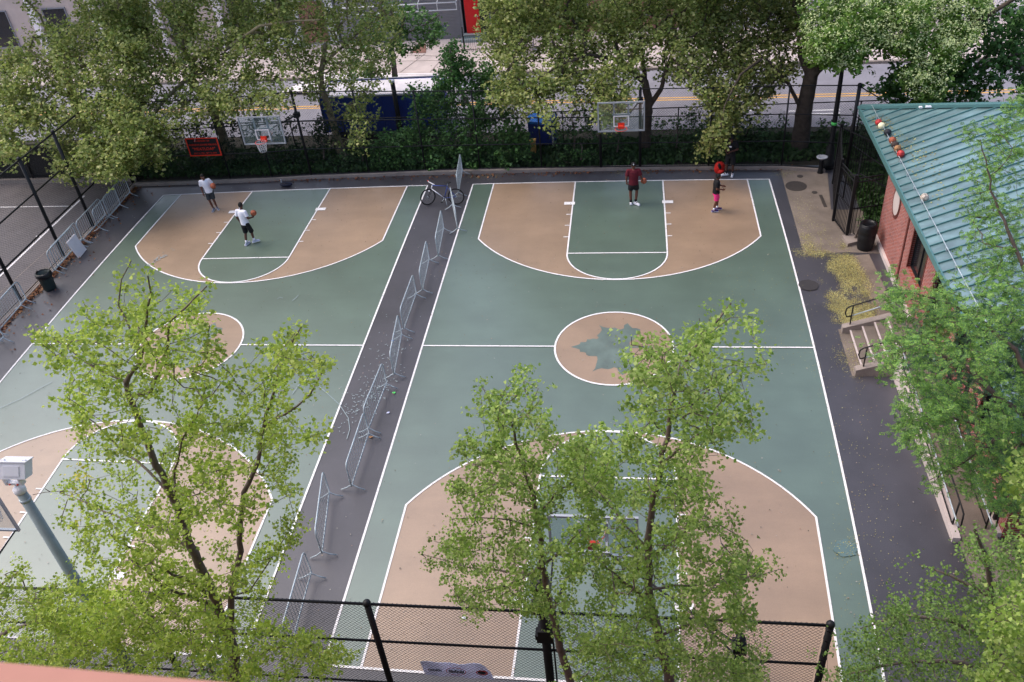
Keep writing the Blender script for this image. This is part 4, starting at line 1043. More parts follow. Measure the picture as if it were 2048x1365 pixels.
# ================================================================ bicycle
def bicycle(R0, F0, label):
    """rear and front wheel ground contacts"""
    R0, F0 = np.array(R0), np.array(F0); d = F0-R0; wb = np.linalg.norm(d[:2]); ang = math.atan2(d[1], d[0])
    t = thing('bicycle', label, 'bicycle'); r = .335
    def wheel(nm, c, turn=0):
        q = Matrix.Translation(c) @ Matrix.Rotation(turn, 4, 'Z')
        w = MB().tube([(r*math.cos(a), 0, r*math.sin(a)) for a in [2*math.pi*i/36 for i in range(36)]], .019, 8, closed=True).xf(q).build(nm, M['black'], t, True)
        MB().tube([((r-.026)*math.cos(a), 0, (r-.026)*math.sin(a)) for a in [2*math.pi*i/36 for i in range(36)]], .009, 6, closed=True).xf(q).build('rim', M['black'], w, True)
        s = MB()
        for i in range(28):
            a = 2*math.pi*i/28; s.tube([(0.02*math.cos(a+1), .03*(-1)**i, .02*math.sin(a+1)), ((r-.03)*math.cos(a), 0, (r-.03)*math.sin(a))], .0014, 3, cap=False)
        s.xf(q).build('spokes', M['galv'], w)
        MB().tube([(0, -.05, 0), (0, .05, 0)], .022, 8).xf(q).build('hub', M['galv'], w, True)
    wheel('rear_wheel', (0, 0, r)); wheel('front_wheel', (wb, 0, r), math.radians(38))
    bb = (wb*.42, 0, .28); seat = (wb*.27, 0, .80); ht = (wb*.80, 0, .84); hb = (wb*.845, 0, .70)
    fr = MB()
    for a, b, rr in ((seat, ht, .017), (bb, seat, .017)): fr.tube([a, b], rr, 8)
    for s in (-1, 1):
        fr.tube([bb, (0, s*.05, r)], .010, 6); fr.tube([(wb*.285, 0, .75), (0, s*.05, r)], .009, 6)
    fr.build('frame', M['blue_fr'], t, True)
    fr = MB(); fr.tube([bb, hb], .021, 8); fr.tube([hb, ht], .022, 8); fr.build('down_tube', M['white'], t, True)
    fk = MB(); q = Matrix.Translation(hb) @ Matrix.Rotation(math.radians(38), 4, 'Z') @ Matrix.Translation([-c for c in hb])
    for s in (-1, 1): fk.tube([(hb[0], 0, hb[2]), (hb[0]+.01, s*.055, hb[2]-.05), (wb, s*.055, r)], .012, 6)
    fk.xf(q); fk.build('fork', M['black'], t, True)
    MB().tube([ht, (ht[0]-.02, 0, .93), (ht[0]+.07, 0, .96)], .014, 6).build('stem', M['white'], t, True)
    q = Matrix.Translation((ht[0]+.07, 0, .96)) @ Matrix.Rotation(math.radians(38), 4, 'Z')
    hbm = MB().tube([(-.03, -.30, .0), (.0, -.12, 0), (0, .12, 0), (-.03, .30, .0)], .013, 6).xf(q).build('handlebar', M['white'], t, True)
    for s in (-1, 1): MB().tube([(-.02, s*.22, 0), (-.035, s*.32, 0)], .019, 6).xf(q).build('grip', M['red'] if s < 0 else M['white'], hbm, True)
    MB().tube([seat, (seat[0]-.03, 0, .93)], .013, 6).build('seat_post', M['galv'], t, True)
    sd = MB().ball((0, 0, 0), .1, 8, (1.3, .75, .3)); sd.ball((.13, 0, 0), .05, 6, (1.6, .6, .4)); sd.xf(Matrix.Translation((seat[0]-.05, 0, .95))).build('saddle', M['black'], t, True)
    MB().tube([(bb[0]+.085*math.cos(a), .045, bb[2]+.085*math.sin(a)) for a in [2*math.pi*i/20 for i in range(20)]], .008, 5, closed=True).build('chainring', M['black'], t, True)
    for s in (-1, 1):
        c = MB().tube([(bb[0], s*.07, bb[2]), (bb[0]+s*.10, s*.08, bb[2]-.13)], .011, 5).build('crank', M['galv'], t, True)
        MB().box(bb[0]+s*.10-.045, bb[0]+s*.10+.045, s*.12-.04, s*.12+.04, bb[2]-.145, bb[2]-.12).build('pedal', M['black'], c)
    MB().tube([(bb[0]-.05, .04, bb[2]), (bb[0]-.12, .18, .02)], .010, 5).build('kickstand', M['galv'], t, True)
    lt = MB().ball((wb*.93, 0, .60), .035, 8).build('front_lamp', M['white'], t, True)
    t.location = (R0[0], R0[1], .034); t.rotation_euler = (math.radians(7), 0, ang)
    return t
a, b = G(914, 410), G(858, 411)
bicycle(a, b, 'dark city bicycle with white down tube leaning on a crowd barrier')

# duffel bag, bottle, red backpack
g_ = G(573, 373)
t = thing('duffel_bag', 'flat dark navy duffel bag lying by the far kerb of the left court', 'bag', g_)
mb = MB().ball((g_[0], g_[1], .10), .16, 12, (1.9, .9, .6)); mb.v = [(x, y, max(z, .004)) for x, y, z in mb.v]; mb.build('body', M['navy'], t, True)
MB().tube([(g_[0]-.18, g_[1]-.05, .14), (g_[0]-.08, g_[1]-.16, .22), (g_[0]+.1, g_[1]-.16, .22), (g_[0]+.18, g_[1]-.05, .14)], .014, 5).build('strap', M['black'], t, True)
g_ = G(564, 369)
t = thing('water_bottle', 'clear water bottle standing by the duffel bag', 'bottle', g_)
MB().lathe([(.033, 0), (.036, .03), (.034, .17), (.014, .21), (.014, .23)], g_, 12).build('bottle_body', M['alum'], t, True)
MB().lathe([(.016, .23), (.016, .25)], g_, 10).build('cap', M['white'], t, True)
bpk = GY(1439, 336, 12.1)
t = thing('backpack', 'bright red backpack with black pocket hanging on the far fence', 'backpack', bpk)
rot = Matrix.Translation([float(c) for c in bpk]) @ Matrix.Rotation(math.radians(-18), 4, 'Y')
mb = MB().ball((0, 0, 0), .27, 14, (.86, .55, 1.05)); mb.v = [(x+.03*math.sin(9*z), y, z) for x, y, z in mb.v]; mb.xf(rot).build('main_body', M['red_bag'], t, True)
MB().ball((.03, -.13, .12), .12, 10, (.55, .6, 1.2)).xf(rot).build('mesh_pocket', M['black'], t, True)
MB().ball((.02, -.14, -.12), .13, 10, (1.1, .6, .6)).xf(rot).build('front_pocket', M['red_bag'], t, True)
MB().tube([(-.09, .0, .26), (-.05, .06, .40), (.05, .06, .40), (.09, 0, .26)], .015, 5).xf(rot).build('strap', M['black'], t, True)
MB().tube([(0, .02, -.24), (.02, -.10, -.20)], .012, 5).xf(rot).build('zip_pull', M['white'], t, True)
# coloured scraps
for u, v, c, l in ((786,683,M['blue_lt'],'small bright blue scrap of paper by a middle barrier'),(788,787,M['tape'],'small bright green scrap of paper right of the middle barriers'),(777,827,M['banner'],'small pale blue scrap of paper right of the middle barriers'),(742,876,M['ball_t'],'small tan scrap by the eighth middle barrier'),(1748,639,M['white'],'crumpled white cup on the entrance steps'),(928,1238,M['white'],'small white paper scrap seen through the near fence'),(1784,761,M['white'],'small white wrapper at the foot of the entrance steps')):
    p = G(u, v, .4 if u == 1748 else .0); s = MB().ball((p[0], p[1], p[2]+.03), .034, 6, (1.4, .9, .4)); s.v = [(x+R.gauss(0, .01), y+R.gauss(0, .01), z) for x, y, z in s.v]
    tag(s.build('paper_scrap', c), l, 'litter')

# ================================================================ litter on the ground
def scat_poly(poly, n, z=.02):
    return [np.array([*G(u, v)[:2], z+R.uniform(0, .012)]) for u, v in sample_poly(poly, n)]
def thin(pts, thr, sc=.9):
    from mathutils import noise as nz
    return [p for p in pts if nz.noise(Vector((p[0]*sc, p[1]*sc, 3.3)))+.55*nz.noise(Vector((p[0]*sc*3.1, p[1]*sc*3.1, 7.3))) > thr+abs(R.gauss(0, .28))-.05]
C = thin(scat_poly([(1660,512),(1705,512),(1735,560),(1758,600),(1745,640),(1688,668),(1660,640),(1652,590),(1640,560),(1655,545)], 30000), -.17, 1.3)
C += thin(scat_poly([(1690,505),(1740,560),(1760,640),(1745,640),(1715,580)], 1800), 0)
C += thin(scat_poly([(1600,470),(1690,480),(1700,515),(1612,512)], 4500), -.2, 1.6)
C += thin(scat_poly([(1570,360),(1600,355),(1640,440),(1690,500),(1615,515)], 1300), 0)
C += scat_poly([(1584,500),(1650,505),(1650,516),(1590,512)], 500)
C += thin(scat_poly([(1650,650),(1720,700),(1725,790),(1690,770)], 1000), 0)
C += scat_poly([(1590,500),(1640,500),(1850,1200),(1900,1360),(1700,1360),(1650,900)], 520)
C += scat_poly([(1400,540),(1600,500),(1640,760),(1450,680)], 300)
C += scat_poly([(1660,1080),(1715,1075),(1720,1110),(1690,1120),(1662,1105)], 90)
C += scat_poly([(1225,345),(1300,343),(1300,352),(1230,352)], 160)+scat_poly([(930,352),(1000,350),(1000,358),(930,360)], 160)+scat_poly([(1540,345),(1600,345),(1560,356)], 120)
C = [p+np.array([R.gauss(0, .07), R.gauss(0, .09), 0]) for p in C]
tag(leaf_object('fallen_petals', C, .024, M['petal'], flat=4, el=1.0), kind='stuff')
C = []
for i in range(2600):
    y = R.uniform(-8, 12); x = -22.3+abs(R.gauss(0, .12)) if R.random() < .9 else -22.3+abs(R.gauss(0, .6)); C.append((x, y, .03+R.uniform(0, .05)))
for i in range(500): C.append((R.uniform(-22, 8), 12.35+R.gauss(0, .12), .03))
tag(leaf_object('fallen_brown_leaves', C, .085, M['litter'], flat=1.5), kind='stuff')
C = [(R.uniform(-22, 8.3), R.uniform(-12, 12.4), .036) for i in range(1500)]+[(R.uniform(-22, 6), R.uniform(4, 12.4), .036) for i in range(700)]
tag(leaf_object('court_specks', C, .036, M['specks'], flat=4, el=1.0), kind='stuff')

# ================================================================ street side
p0, p1 = GY(690, 200, 16.75), GY(836, 190, 16.75)
t = thing('blue_panel_container', 'deep blue site container with pale rim on the street behind the far fence', 'container', (p0[0]-2, 16.75, 0))
X0, X1, ZT = p0[0]-1.3, p1[0]+.9, 2.12
MB().box(X0, X1, 16.75, 18.9, .35, ZT).build('body', M['blue'], t)
mb = MB()
for i in range(int((X1-X0)/.6)+1): mb.box(X0+.6*i, X0+.6*i+.06, 16.70, 16.749, .4, ZT-.06)
mb.build('ribs', M['blue'], t)
mb = MB(); mb.box(X0-.02, X1+.02, 16.68, 16.78, ZT-.02, ZT+.06).box(X0-.02, X1+.02, 18.85, 18.95, ZT-.02, ZT+.06); mb.build('top_rim', M['shutter'], t)
MB().box(X0+.1, X1-.1, 16.9, 18.7, ZT, ZT+.03).build('lid', M['conc_lt'], t)
for s in (X0+.3, X1-.5): MB().box(s, s+.2, 16.8, 18.8, 0, .35).build('skid', M['shutter'], t)
MB().box(X1-1.9, X1-1.0, 16.66, 16.70, .42, .50).build('white_stripe', M['white'], t)
p = GY(1083, 240, 15.2)
t = thing('blue_box', 'bright blue street box half hidden behind shrubs and plane leaves', 'street box', (p[0], 15.2, 0))
MB().box(p[0]-.62, p[0]+.62, 15.0, 15.9, .15, p[2]-.05).build('body', M['blue'], t)
mb = MB(); mb.hexa([(p[0]-.66, 14.95, p[2]-.05), (p[0]+.66, 14.95, p[2]-.22), (p[0]+.66, 15.95, p[2]-.2), (p[0]-.66, 15.95, p[2]-.0), (p[0]-.64, 14.97, p[2]+.05), (p[0]+.64, 14.97, p[2]-.12), (p[0]+.64, 15.93, p[2]-.1), (p[0]-.64, 15.93, p[2]+.1)])
mb.build('lid', M['blue_lt'], t)  # brighter blue than the body: sky reflection painted into the lid
MB().tube([(p[0]+.5, 14.9, .9), (p[0]+.5, 14.9, .1)], .05, 8).build('white_post', M['white'], t, True)
p = GY(1066, 286, 14.4)
t = thing('yellow_box', 'small yellow box glimpsed in the dark shrubs behind the far fence', 'street box', (p[0], 14.4, 0))
MB().box(p[0]-.12, p[0]+.12, 14.3, 14.5, .1, p[2]+.12).build('body', M['yellow'], t)
MB().box(p[0]-.14, p[0]+.14, 14.28, 14.52, p[2]+.12, p[2]+.16).build('lid', M['yellow'], t)

# low street fence carrying vines
sfy = 15.6; t = thing('chain_link_fence', 'low vine covered chain link fence along the street behind the grass', 'fence', (3, sfy, 0))
for x in np.arange(-26, 15, 2.6): MB().tube([(x, sfy, 0), (x, sfy, 1.5)], .03, 6).build('post', M['black'], t, True)
MB().tube([(-26, sfy, 1.48), (15, sfy, 1.48)], .025, 6).build('rail', M['black'], t, True)
chain(MB(), (-26, sfy), (15, sfy), .05, 1.48, .08).build('chain_mesh', M['wire'], t)

# buildings across the street (front line at y = FY)
FY = 30.6
def facade(name, label, x0, x1, h, mat, cat='building'):
    t = thing(name, label, cat, (x0, FY, .12)); MB().box(x0, x1, FY, FY+9, .1, h).build('wall', mat, t)
    MB().box(x0-.05, x1+.05, FY-.06, FY+9.05, h, h+.25).build('parapet', M['shutter'], t); return t
def facwin(t, x0, x1, z0, z1, mat=None, nm='window'):
    w = MB().box(x0, x1, FY-.03, FY-.005, z0, z1).build(nm, mat or M['window'], t)
    f = MB(); e = .07
    f.box(x0-e, x0, FY-.07, FY-.002, z0-e, z1+e).box(x1, x1+e, FY-.07, FY-.002, z0-e, z1+e).box(x0, x1, FY-.069, FY-.003, z1, z1+e).box(x0, x1, FY-.069, FY-.003, z0-e, z0)
    f.build('frame', M['shutter'], w); return w
xs = GY(820, 40, FY)[0]; xe = GY(922, 40, FY)[0]
t = facade('shutter_garage', 'grey roller shutter garage front with white canopy frame across the street', xs-4.5, xe+.1, 5.5, M['shutter'])
mb = MB()
for k in range(34): mb.box(xs-3.6, xe-.05, FY-.05, FY-.002, .14+k*.085, .14+k*.085+.055)
mb.build('roller_shutter', M['shutter'], t)
mb = MB(); zc = GY(870, 10, FY)[2]
for z in (zc, zc-.42): mb.tube([(xs-3.8, FY-.9, z+.35), (xe, FY-.9, z+.35)], .035, 6)
for x in np.linspace(xs-3.8, xe, 7): mb.tube([(x, FY-.9, zc+.35), (x, FY-.9, zc-.1)], .022, 5); mb.tube([(x, FY-.9, zc+.35), (x, FY-.05, zc+.5)], .02, 5)
mb.build('canopy_frame', M['white'], t, True)
text_mesh('//', .5, (xe-1.1, FY-.06, .8), M['blue_fr'], t, name='purple_graffiti')
t = facade('black_shopfront', 'black painted shopfront with a bright red door across the street', xe+.25, xe+5.6, 6, M['facade_k'])
dx0 = GY(932, 40, FY)[0]; dx1 = GY(958, 40, FY)[0]+.05; dz0 = .42
d_ = MB().box(dx0, dx1, FY-.08, FY-.003, dz0, dz0+2.1).build('door', M['red'], t)
MB().ball((dx1-.1, FY-.12, dz0+1.0), .04, 6).build('handle', M['galv'], d_, True)
MB().box(dx0-.06, dx1+.06, FY-.10, FY-.004, dz0+2.1, dz0+2.2).build('door_lintel', M['white'], t)
mb = MB(); mb.box(dx0-.3, dx1+.5, FY-.9, FY, .12, .28).box(dx0-.2, dx1+.3, FY-.5, FY, .28, .42); mb.build('door_step', M['grey'], t)
for k in range(3): facwin(t, dx1+.7+1.25*k, dx1+1.6+1.25*k, 1.0, 2.6)
rl = thing('street_railing', 'low black railing on the sidewalk by the red door', 'railing', (dx0, FY-2.2, 0))
for k in range(22): MB()
mb = MB()
for k in range(40): mb.tube([(dx0+.2+k*.12, FY-2.3, .12), (dx0+.2+k*.12, FY-2.3, 1.0)], .008, 4, cap=False)
mb.build('pickets', M['black'], rl)
for z in (.2, 1.0): MB().tube([(dx0+.2, FY-2.3, z), (dx0+5, FY-2.3, z)], .02, 5).build('rail', M['black'], rl, True)
MB().tube([(dx0+.15, FY-2.3, .12), (dx0+.15, FY-2.3, 1.5)], .04, 6).build('post', M['black'], rl, True)
pl = GY(1040, 100, 28.2)
t = thing('planter_box', 'pale concrete planter box on the far sidewalk behind the plane tree', 'planter', (pl[0], 28.2, 0))
MB().box(pl[0]-.8, pl[0]+.8, 27.6, 28.6, .12, .62).build('body', M['walk'], t)
MB().box(pl[0]-.7, pl[0]+.7, 27.7, 28.5, .62, .64).build('soil', M['soil'], t)
t = facade('stone_building', 'pale pink stone building with tall windows across the street, far left', -60, xs-9.8, 8, M['facade_s'])
for k in range(9):
    x0 = -57+4.1*k; facwin(t, x0, x0+1.5, 1.0, 3.2)
for k in range(9): MB().box(-57.9+4.1*k, -57.4+4.1*k, FY-.25, FY-.001, .12, 4.4).build('pilaster', M['conc_lt'], t)
t = facade('white_storefront', 'white rendered storefront between the stone building and the shutter garage', xs-9.6, xs-4.7, 6, M['white'])
facwin(t, xs-9.0, xs-7.4, .8, 2.8); facwin(t, xs-6.9, xs-5.3, .3, 2.8, M['facade_b'], 'door')
t = facade('brick_terrace', 'brown brick terrace with small windows behind the middle plane trees', xe+5.9, xe+17.5, 7, M['facade_b'])
for k in range(5): facwin(t, xe+6.6+2.2*k, xe+7.6+2.2*k, 1.0, 2.6)
# white slatted fence at right
q0, q1 = GY(1420, 60, 30.0)[0], 34
t = thing('slatted_fence', 'tall fence woven with white slats along the far sidewalk, upper right', 'fence', (q0, 30, 0))
mb = MB()
for k in range(int((q1-q0)/.1)):
    x = q0+.1*k; mb.bar((x, 30, .5), (x+.9, 30, 3.2), .012, .045)
mb.build('white_slats', M['white'], t)
chain(MB(), (q0, 30.05), (q1, 30.05), .4, 3.2, .12).build('chain_mesh', M['wire'], t)
for x in np.arange(q0, q1, 2.5): MB().tube([(x, 29.95, 0), (x, 29.95, 3.3)], .04, 6).build('post', M['black'], t, True)
MB().tube([(q0, 29.95, 1.6), (q1, 29.95, 1.6)], .03, 6).build('rail', M['black'], t, True)
MB().box(q0, q1, 30.1, 30.4, .1, .5).build('base_wall', M['conc_lt'], t)
t = thing('brick_lot_building', 'low pale building standing behind the white slatted fence', 'building', (q0, 38, 0))
MB().box(q0-1, 45, 38, 50, .1, 7).build('wall', M['facade_s'], t)
for k in range(6): MB().box(q0+2+4*k, q0+4+4*k, 37.95, 37.999, 1.2, 3).build('window', M['window'], t)

# ledge of the building the photo is taken from
zl = 16.2; A = G(0, 1325, zl); B = G(470, 1367, zl); d = (B-A)[:2]/np.linalg.norm((B-A)[:2]); n_ = np.array((d[1], -d[0]))
n_ = n_ if n_[1] < 0 else -n_
def lp_(s, o): q = A[:2]+d*s+n_*o; return (q[0], q[1])
hb_ = thing('viewpoint_building', 'blurred terracotta coping of the building under the viewpoint, bottom left corner', 'building', (*lp_(0, .2), 0))
mb = MB(); a4 = [lp_(-12, 0), lp_(-12, .34), lp_(14, .34), lp_(14, 0)]; mb.hexa([(*p, zl-.09) for p in a4]+[(*p, zl) for p in a4]); mb.build('coping', M['coping'], hb_)
a4 = [lp_(-12, .04), lp_(-12, .30), lp_(14, .30), lp_(14, .04)]; mb = MB(); mb.hexa([(*p, 0) for p in a4]+[(*p, zl-.092) for p in a4]); mb.build('wall', M['brick_y'], hb_)

# ================================================================ people
def bake(mb, name, mat, parent, vox, smooth=3):
    me = mb.mesh(name); me.materials.append(mat); o = bpy.data.objects.new(name, me); COL.objects.link(o)
    m = o.modifiers.new('r', 'REMESH'); m.mode = 'VOXEL'; m.voxel_size = vox; m.use_smooth_shade = True
    s = o.modifiers.new('s', 'SMOOTH'); s.iterations = smooth; s.factor = .5
    dg = bpy.context.evaluated_depsgraph_get(); me2 = bpy.data.meshes.new_from_object(o.evaluated_get(dg))
    o.modifiers.clear(); o.data = me2; me2.name = name
    me2.materials.clear(); me2.materials.append(mat); adopt(o, parent); return o
def cap(mb, pts, rs, n=12, flat=False):
    """tapered limb with round ends and joints"""
    if not flat:
        for p, r in zip(pts, rs): mb.ball(p, r*1.0, 8)
    for i in range(len(pts)-1): mb.tube([pts[i], pts[i+1]], [rs[i], rs[i+1]], n)
    return mb
def loft(mb, rings, n=20):
    """closed elliptical loft: rings (cx, cy, cz, rx, ry)"""
    o = len(mb.v)
    for cx, cy, cz, rx, ry in rings:
        for k in range(n):
            a = 2*math.pi*k/n; mb.v.append((cx+rx*math.cos(a), cy+ry*math.sin(a), cz))
    for i in range(len(rings)-1):
        for k in range(n): mb.f.append((o+i*n+k, o+i*n+(k+1) % n, o+(i+1)*n+(k+1) % n, o+(i+1)*n+k))
    mb.f.append(tuple(o+k for k in range(n-1, -1, -1))); mb.f.append(tuple(o+(len(rings)-1)*n+k for k in range(n)))
def hand(mb, wrist, dirn, side, curl=.5, palm=(0, 0, 1)):
    """palm and five fingers; dirn finger direction, palm = direction the palm faces"""
    w = np.array(wrist, float); d = np.array(dirn, float); d /= np.linalg.norm(d)
    p = np.array(palm, float); p -= d*np.dot(p, d); p /= np.linalg.norm(p); s = np.cross(d, p)
    mb.ball(w+d*.045, .042, 8, (1, 1, 1)); mb.tube([w, w+d*.08], [.026, .036], 8)
    for i, (o, l) in enumerate(((-.030, .065), (-.010, .078), (.010, .072), (.030, .056))):
        a = w+d*.075+s*o; q = [a]; ang = 0
        for k in range(3):
            ang += curl*.55; q.append(q[-1]+(d*math.cos(ang)+p*math.sin(ang))*l/3*1.15)
        cap(mb, q, [.0105, .010, .009, .008], 6)
    a = w+d*.03-s*.035*side; q = [a, a+(d*.5-s*.8*side+p*.3)*.035, a+(d*.9-s*.75*side+p*.6)*.065]
    cap(mb, q, [.013, .011, .009], 6)
def person(label, loc, face, J, skin, tee, shorts, shoe, H=1.78, sock=None, hairstyle='short', sleeves=.5, shortlen=.55, logo=None, cap_logo=False, curls=(.5, .5), build_=1.0, hd=None):
    """local frame: x to the person's right, y forward. J overrides joints."""
    K = H/1.78
    j = dict(ankR=(.10, 0, .09), ankL=(-.10, 0, .09), kneR=(.10, .02, .50), kneL=(-.10, .02, .50), hipR=(.09, 0, .92), hipL=(-.09, 0, .92),
             shR=(.185, 0, 1.44), shL=(-.185, 0, 1.44), elR=(.24, -.03, 1.16), elL=(-.24, -.03, 1.16), wrR=(.26, .06, .92), wrL=(-.26, .06, .92),
             pel=(0, 0, .95), chest=(0, 0, 1.28), neck=(0, 0, 1.49), head=(0, .015, 1.655), toeR=(.13, .17, .03), toeL=(-.13, .17, .03))
    j.update(J); j = {k: np.array(v, float)*K for k, v in j.items()}
    t = thing('person', label, 'person', (0, 0, 0)); b = build_*K
    B = MB()
    for s in 'RL':
        cap(B, [j['hip'+s], j['kne'+s]], [.082*b, .054*b]); m_ = j['kne'+s]*.62+j['ank'+s]*.38+np.array([0, -.015, 0])
        cap(B, [j['kne'+s], m_, j['ank'+s]], [.053*b, .052*b, .034*b]); d = j['toe'+s]-j['ank'+s]
        cap(B, [j['ank'+s], j['ank'+s]+d*.5], [.04*b, .035*b])
        cap(B, [j['sh'+s], j['el'+s]], [.053*b, .040*b]); cap(B, [j['el'+s], j['wr'+s]], [.040*b, .026*b])
    pe, ch, nk = j['pel'], j['chest'], j['neck']
    loft(B, [(pe[0], pe[1], pe[2]-.10*K, .12*b, .09*b), (pe[0], pe[1], pe[2], .158*b, .115*b), ((pe[0]+ch[0])/2, (pe[1]+ch[1])/2, (pe[2]+ch[2])/2, .138*b, .10*b), (ch[0], ch[1], ch[2], .165*b, .118*b), (ch[0], ch[1], ch[2]+.12*K, .165*b, .10*b), (nk[0], nk[1], nk[2], .06*b, .06*b)])
    cap(B, [nk-np.array([0, 0, .04]), j['head']-np.array([0, .01, .07])*K], [.058*K, .052*K]); h = j['head']
    hf = np.array(hd if hd else (0, 1, 0), float); hf /= np.linalg.norm(hf); hs = np.cross(hf, (0, 0, 1)); hs /= np.linalg.norm(hs); hu = np.cross(hs, hf)
    def hp(x, y, z): return h+(hs*x+hf*y+hu*z)*K
    B.ball(h, .1*K, 14, (.80, .95, 1.12)); B.ball(hp(0, .03, -.055), .065*K, 10, (.85, .85, .9))
    cap(B, [hp(0, .088, .01), hp(0, .108, -.02)], [.010*K, .015*K], 6); cap(B, [hp(-.018, .083, -.052), hp(.018, .083, -.052)], [.010*K, .010*K], 6)
    for s in (-1, 1): B.ball(hp(s*.082, 0, -.005), .024*K, 6, (.6, .9, 1.2))
    for s, sg in (('R', 1), ('L', -1)):
        hdn = j.get('hand'+s); d = hdn/K if hdn is not None else (j['wr'+s]-j['el'+s])
        pm = j.get('palm'+s); pm = pm/K if pm is not None else np.array((-sg, 0.2, 0))
        hand(B, j['wr'+s], d, sg, curls[0 if sg > 0 else 1], pm)
    ob = bake(B, 'body', skin, t, .0075)
    parts = [ob]
    for s in (-1, 1): parts.append(MB().ball(hp(s*.032, .083, .012), .011*K, 6).build('eye', M['eye'], t, True))
    hr = MB()
    if hairstyle == 'cap':
        hr.ball(hp(0, -.005, .035), .104*K, 14, (.86, 1.0, .95)); c = np.array(hr.v); 
        hr2 = MB(); hr2.ball(hp(0, .0, .03), .108*K, 14, (.84, 1.0, .85)); hr2.v = [tuple(p) if np.dot(np.array(p)-h, hu) > -.01 else tuple(np.array(p)+hu*(-.01-np.dot(np.array(p)-h, hu))) for p in hr2.v]
        parts.append(hr2.build('cap', M['tee_k'], t, True))
        bm = MB(); bm.ball(hp(0, .12, .03), .075*K, 10, (1, 1, .15)); parts.append(bm.build('cap_peak', M['tee_k'], t, True))
        if cap_logo: parts.append(MB().ball(hp(0, -.105, .06), .022*K, 8, (1, .4, 1.2)).build('cap_logo', M['white'], t, True))
    else:
        k_ = {'short': 1.0, 'full': 1.13, 'bun': 1.08}[hairstyle]
        hr.ball(hp(0, -.012, .022), .105*K*k_, 16, (.84, .95, 1.05))
        hr.v = [tuple(np.array(p)+(hu*(.02-np.dot(np.array(p)-h, hu)) if np.dot(np.array(p)-h, hf) > .035*K and np.dot(np.array(p)-h, hu) < .045*K else hu*0)-(hf*.05*K if np.dot(np.array(p)-h, hf) > .035*K and np.dot(np.array(p)-h, hu) < .045*K else hf*0)) for p in hr.v]
        if hairstyle == 'bun': hr.ball(hp(0, -.10, .07), .05*K, 8)
        parts.append(hr.build('hair', M['hair'], t, True))
    # t-shirt
    S = MB(); e = .022*b; hz_ = pe[2]-.07*K
    loft(S, [(pe[0], pe[1], hz_, .182*b, .142*b), (pe[0], pe[1], pe[2]+.05*K, .172*b, .132*b), ((pe[0]+ch[0])/2, (pe[1]+ch[1])/2, (pe[2]+ch[2])/2, .166*b, .128*b), (ch[0], ch[1], ch[2], .188*b, .138*b), (ch[0], ch[1], ch[2]+.12*K, .19*b, .12*b), (ch[0], ch[1], ch[2]+.185*K, .13*b, .09*b), (nk[0], nk[1], nk[2]-.005, .07*b, .07*b)])
    for s in 'RL':
        a, c_ = j['sh'+s], j['el'+s]; d = (c_-a)*(sleeves+.22); S.ball(a, .07*b, 10); S.tube([a-d*.1, a+d], [.070*b, .073*b], 14)
        cc = np.array([ch[0], ch[1], ch[2]+.13*K]); S.tube([cc, a], [.09*b, .068*b], 12)
    parts.append(bake(S, 't_shirt', tee, t, .011, 2))
    # shorts
    S = MB(); loft(S, [(pe[0], pe[1], pe[2]-.16*K, .165*b, .125*b), (pe[0], pe[1], pe[2]-.04*K, .178*b, .13*b), (pe[0], pe[1], pe[2]+.05*K, .165*b, .122*b)])
    for s in 'RL':
        a, c_ = j['hip'+s], j['kne'+s]; S.ball(a, .092*b, 10); S.tube([a+(a-c_)*.02, a+(c_-a)*(shortlen+.25)], [.098*b, .098*b], 14)
    parts.append(bake(S, 'shorts', shorts, t, .011, 2))
    for s in 'RL':
        a, to = j['ank'+s], j['toe'+s]; d = to-a; d[2] = 0; l = np.linalg.norm(d) or 1; d = d/l; sd = np.array((-d[1], d[0], 0))
        z0 = max(0, min(a[2]-.09*K, 10)); S = MB()
        pit = (to[2]-.03*K-z0)
        heel = a-d*.055*K+np.array([0, 0, -.045*K]); tip = np.array([*(a+d*.175*K)[:2], z0+.045*K+pit])
        cap(S, [heel, a+d*.04*K-np.array([0, 0, .035*K]), tip], [.045*K, .047*K, .040*K], 10); S.ball(a+d*.02*K, .047*K, 8, (1, 1, .8))
        parts.append(bake(S, 'shoe', shoe, t, .010, 2))
        so_ = MB(); hw = .060*K
        p4 = [heel-d*.045*K-sd*hw*.8, tip+d*.035*K-sd*hw*.7, tip+d*.035*K+sd*hw*.7, heel-d*.045*K+sd*hw*.8]
        so_.hexa([(p[0], p[1], z0+(0.002 if i in (0, 3) else pit+.002)) for i, p in enumerate(p4)]+[(p[0], p[1], z0+.026*K+(0 if i in (0, 3) else pit)) for i, p in enumerate(p4)])
        so_.build('sole', M['shoe_w'], parts[-1])
        if sock is not None:
            up = j['kne'+s]-a; up = up/np.linalg.norm(up); parts.append(MB().tube([a, a+up*.11*K], [.043*b, .047*b], 12).build('sock', sock, t, True))
    if logo is not None:
        lg = MB(); c = ch+np.array([0, .128*b, .02])
        lg.ball(c, .05*K, 8, (1.2, .35, .7)); parts.append(lg.build('chest_print', logo, t, True))
    t.rotation_euler = (0, 0, face-math.pi/2); t.location = (loc[0], loc[1], .03)
    return t, j, K
def world(t, p):
    c, s = math.cos(t.rotation_euler[2]), math.sin(t.rotation_euler[2]); return np.array([t.location[0]+c*p[0]-s*p[1], t.location[1]+s*p[0]+c*p[1], t.location[2]+p[2]])
def face_px(a, b):      # heading from ground pixel a to ground pixel b
    d = G(*b)-G(*a); return math.atan2(d[1], d[0])
D2 = math.radians
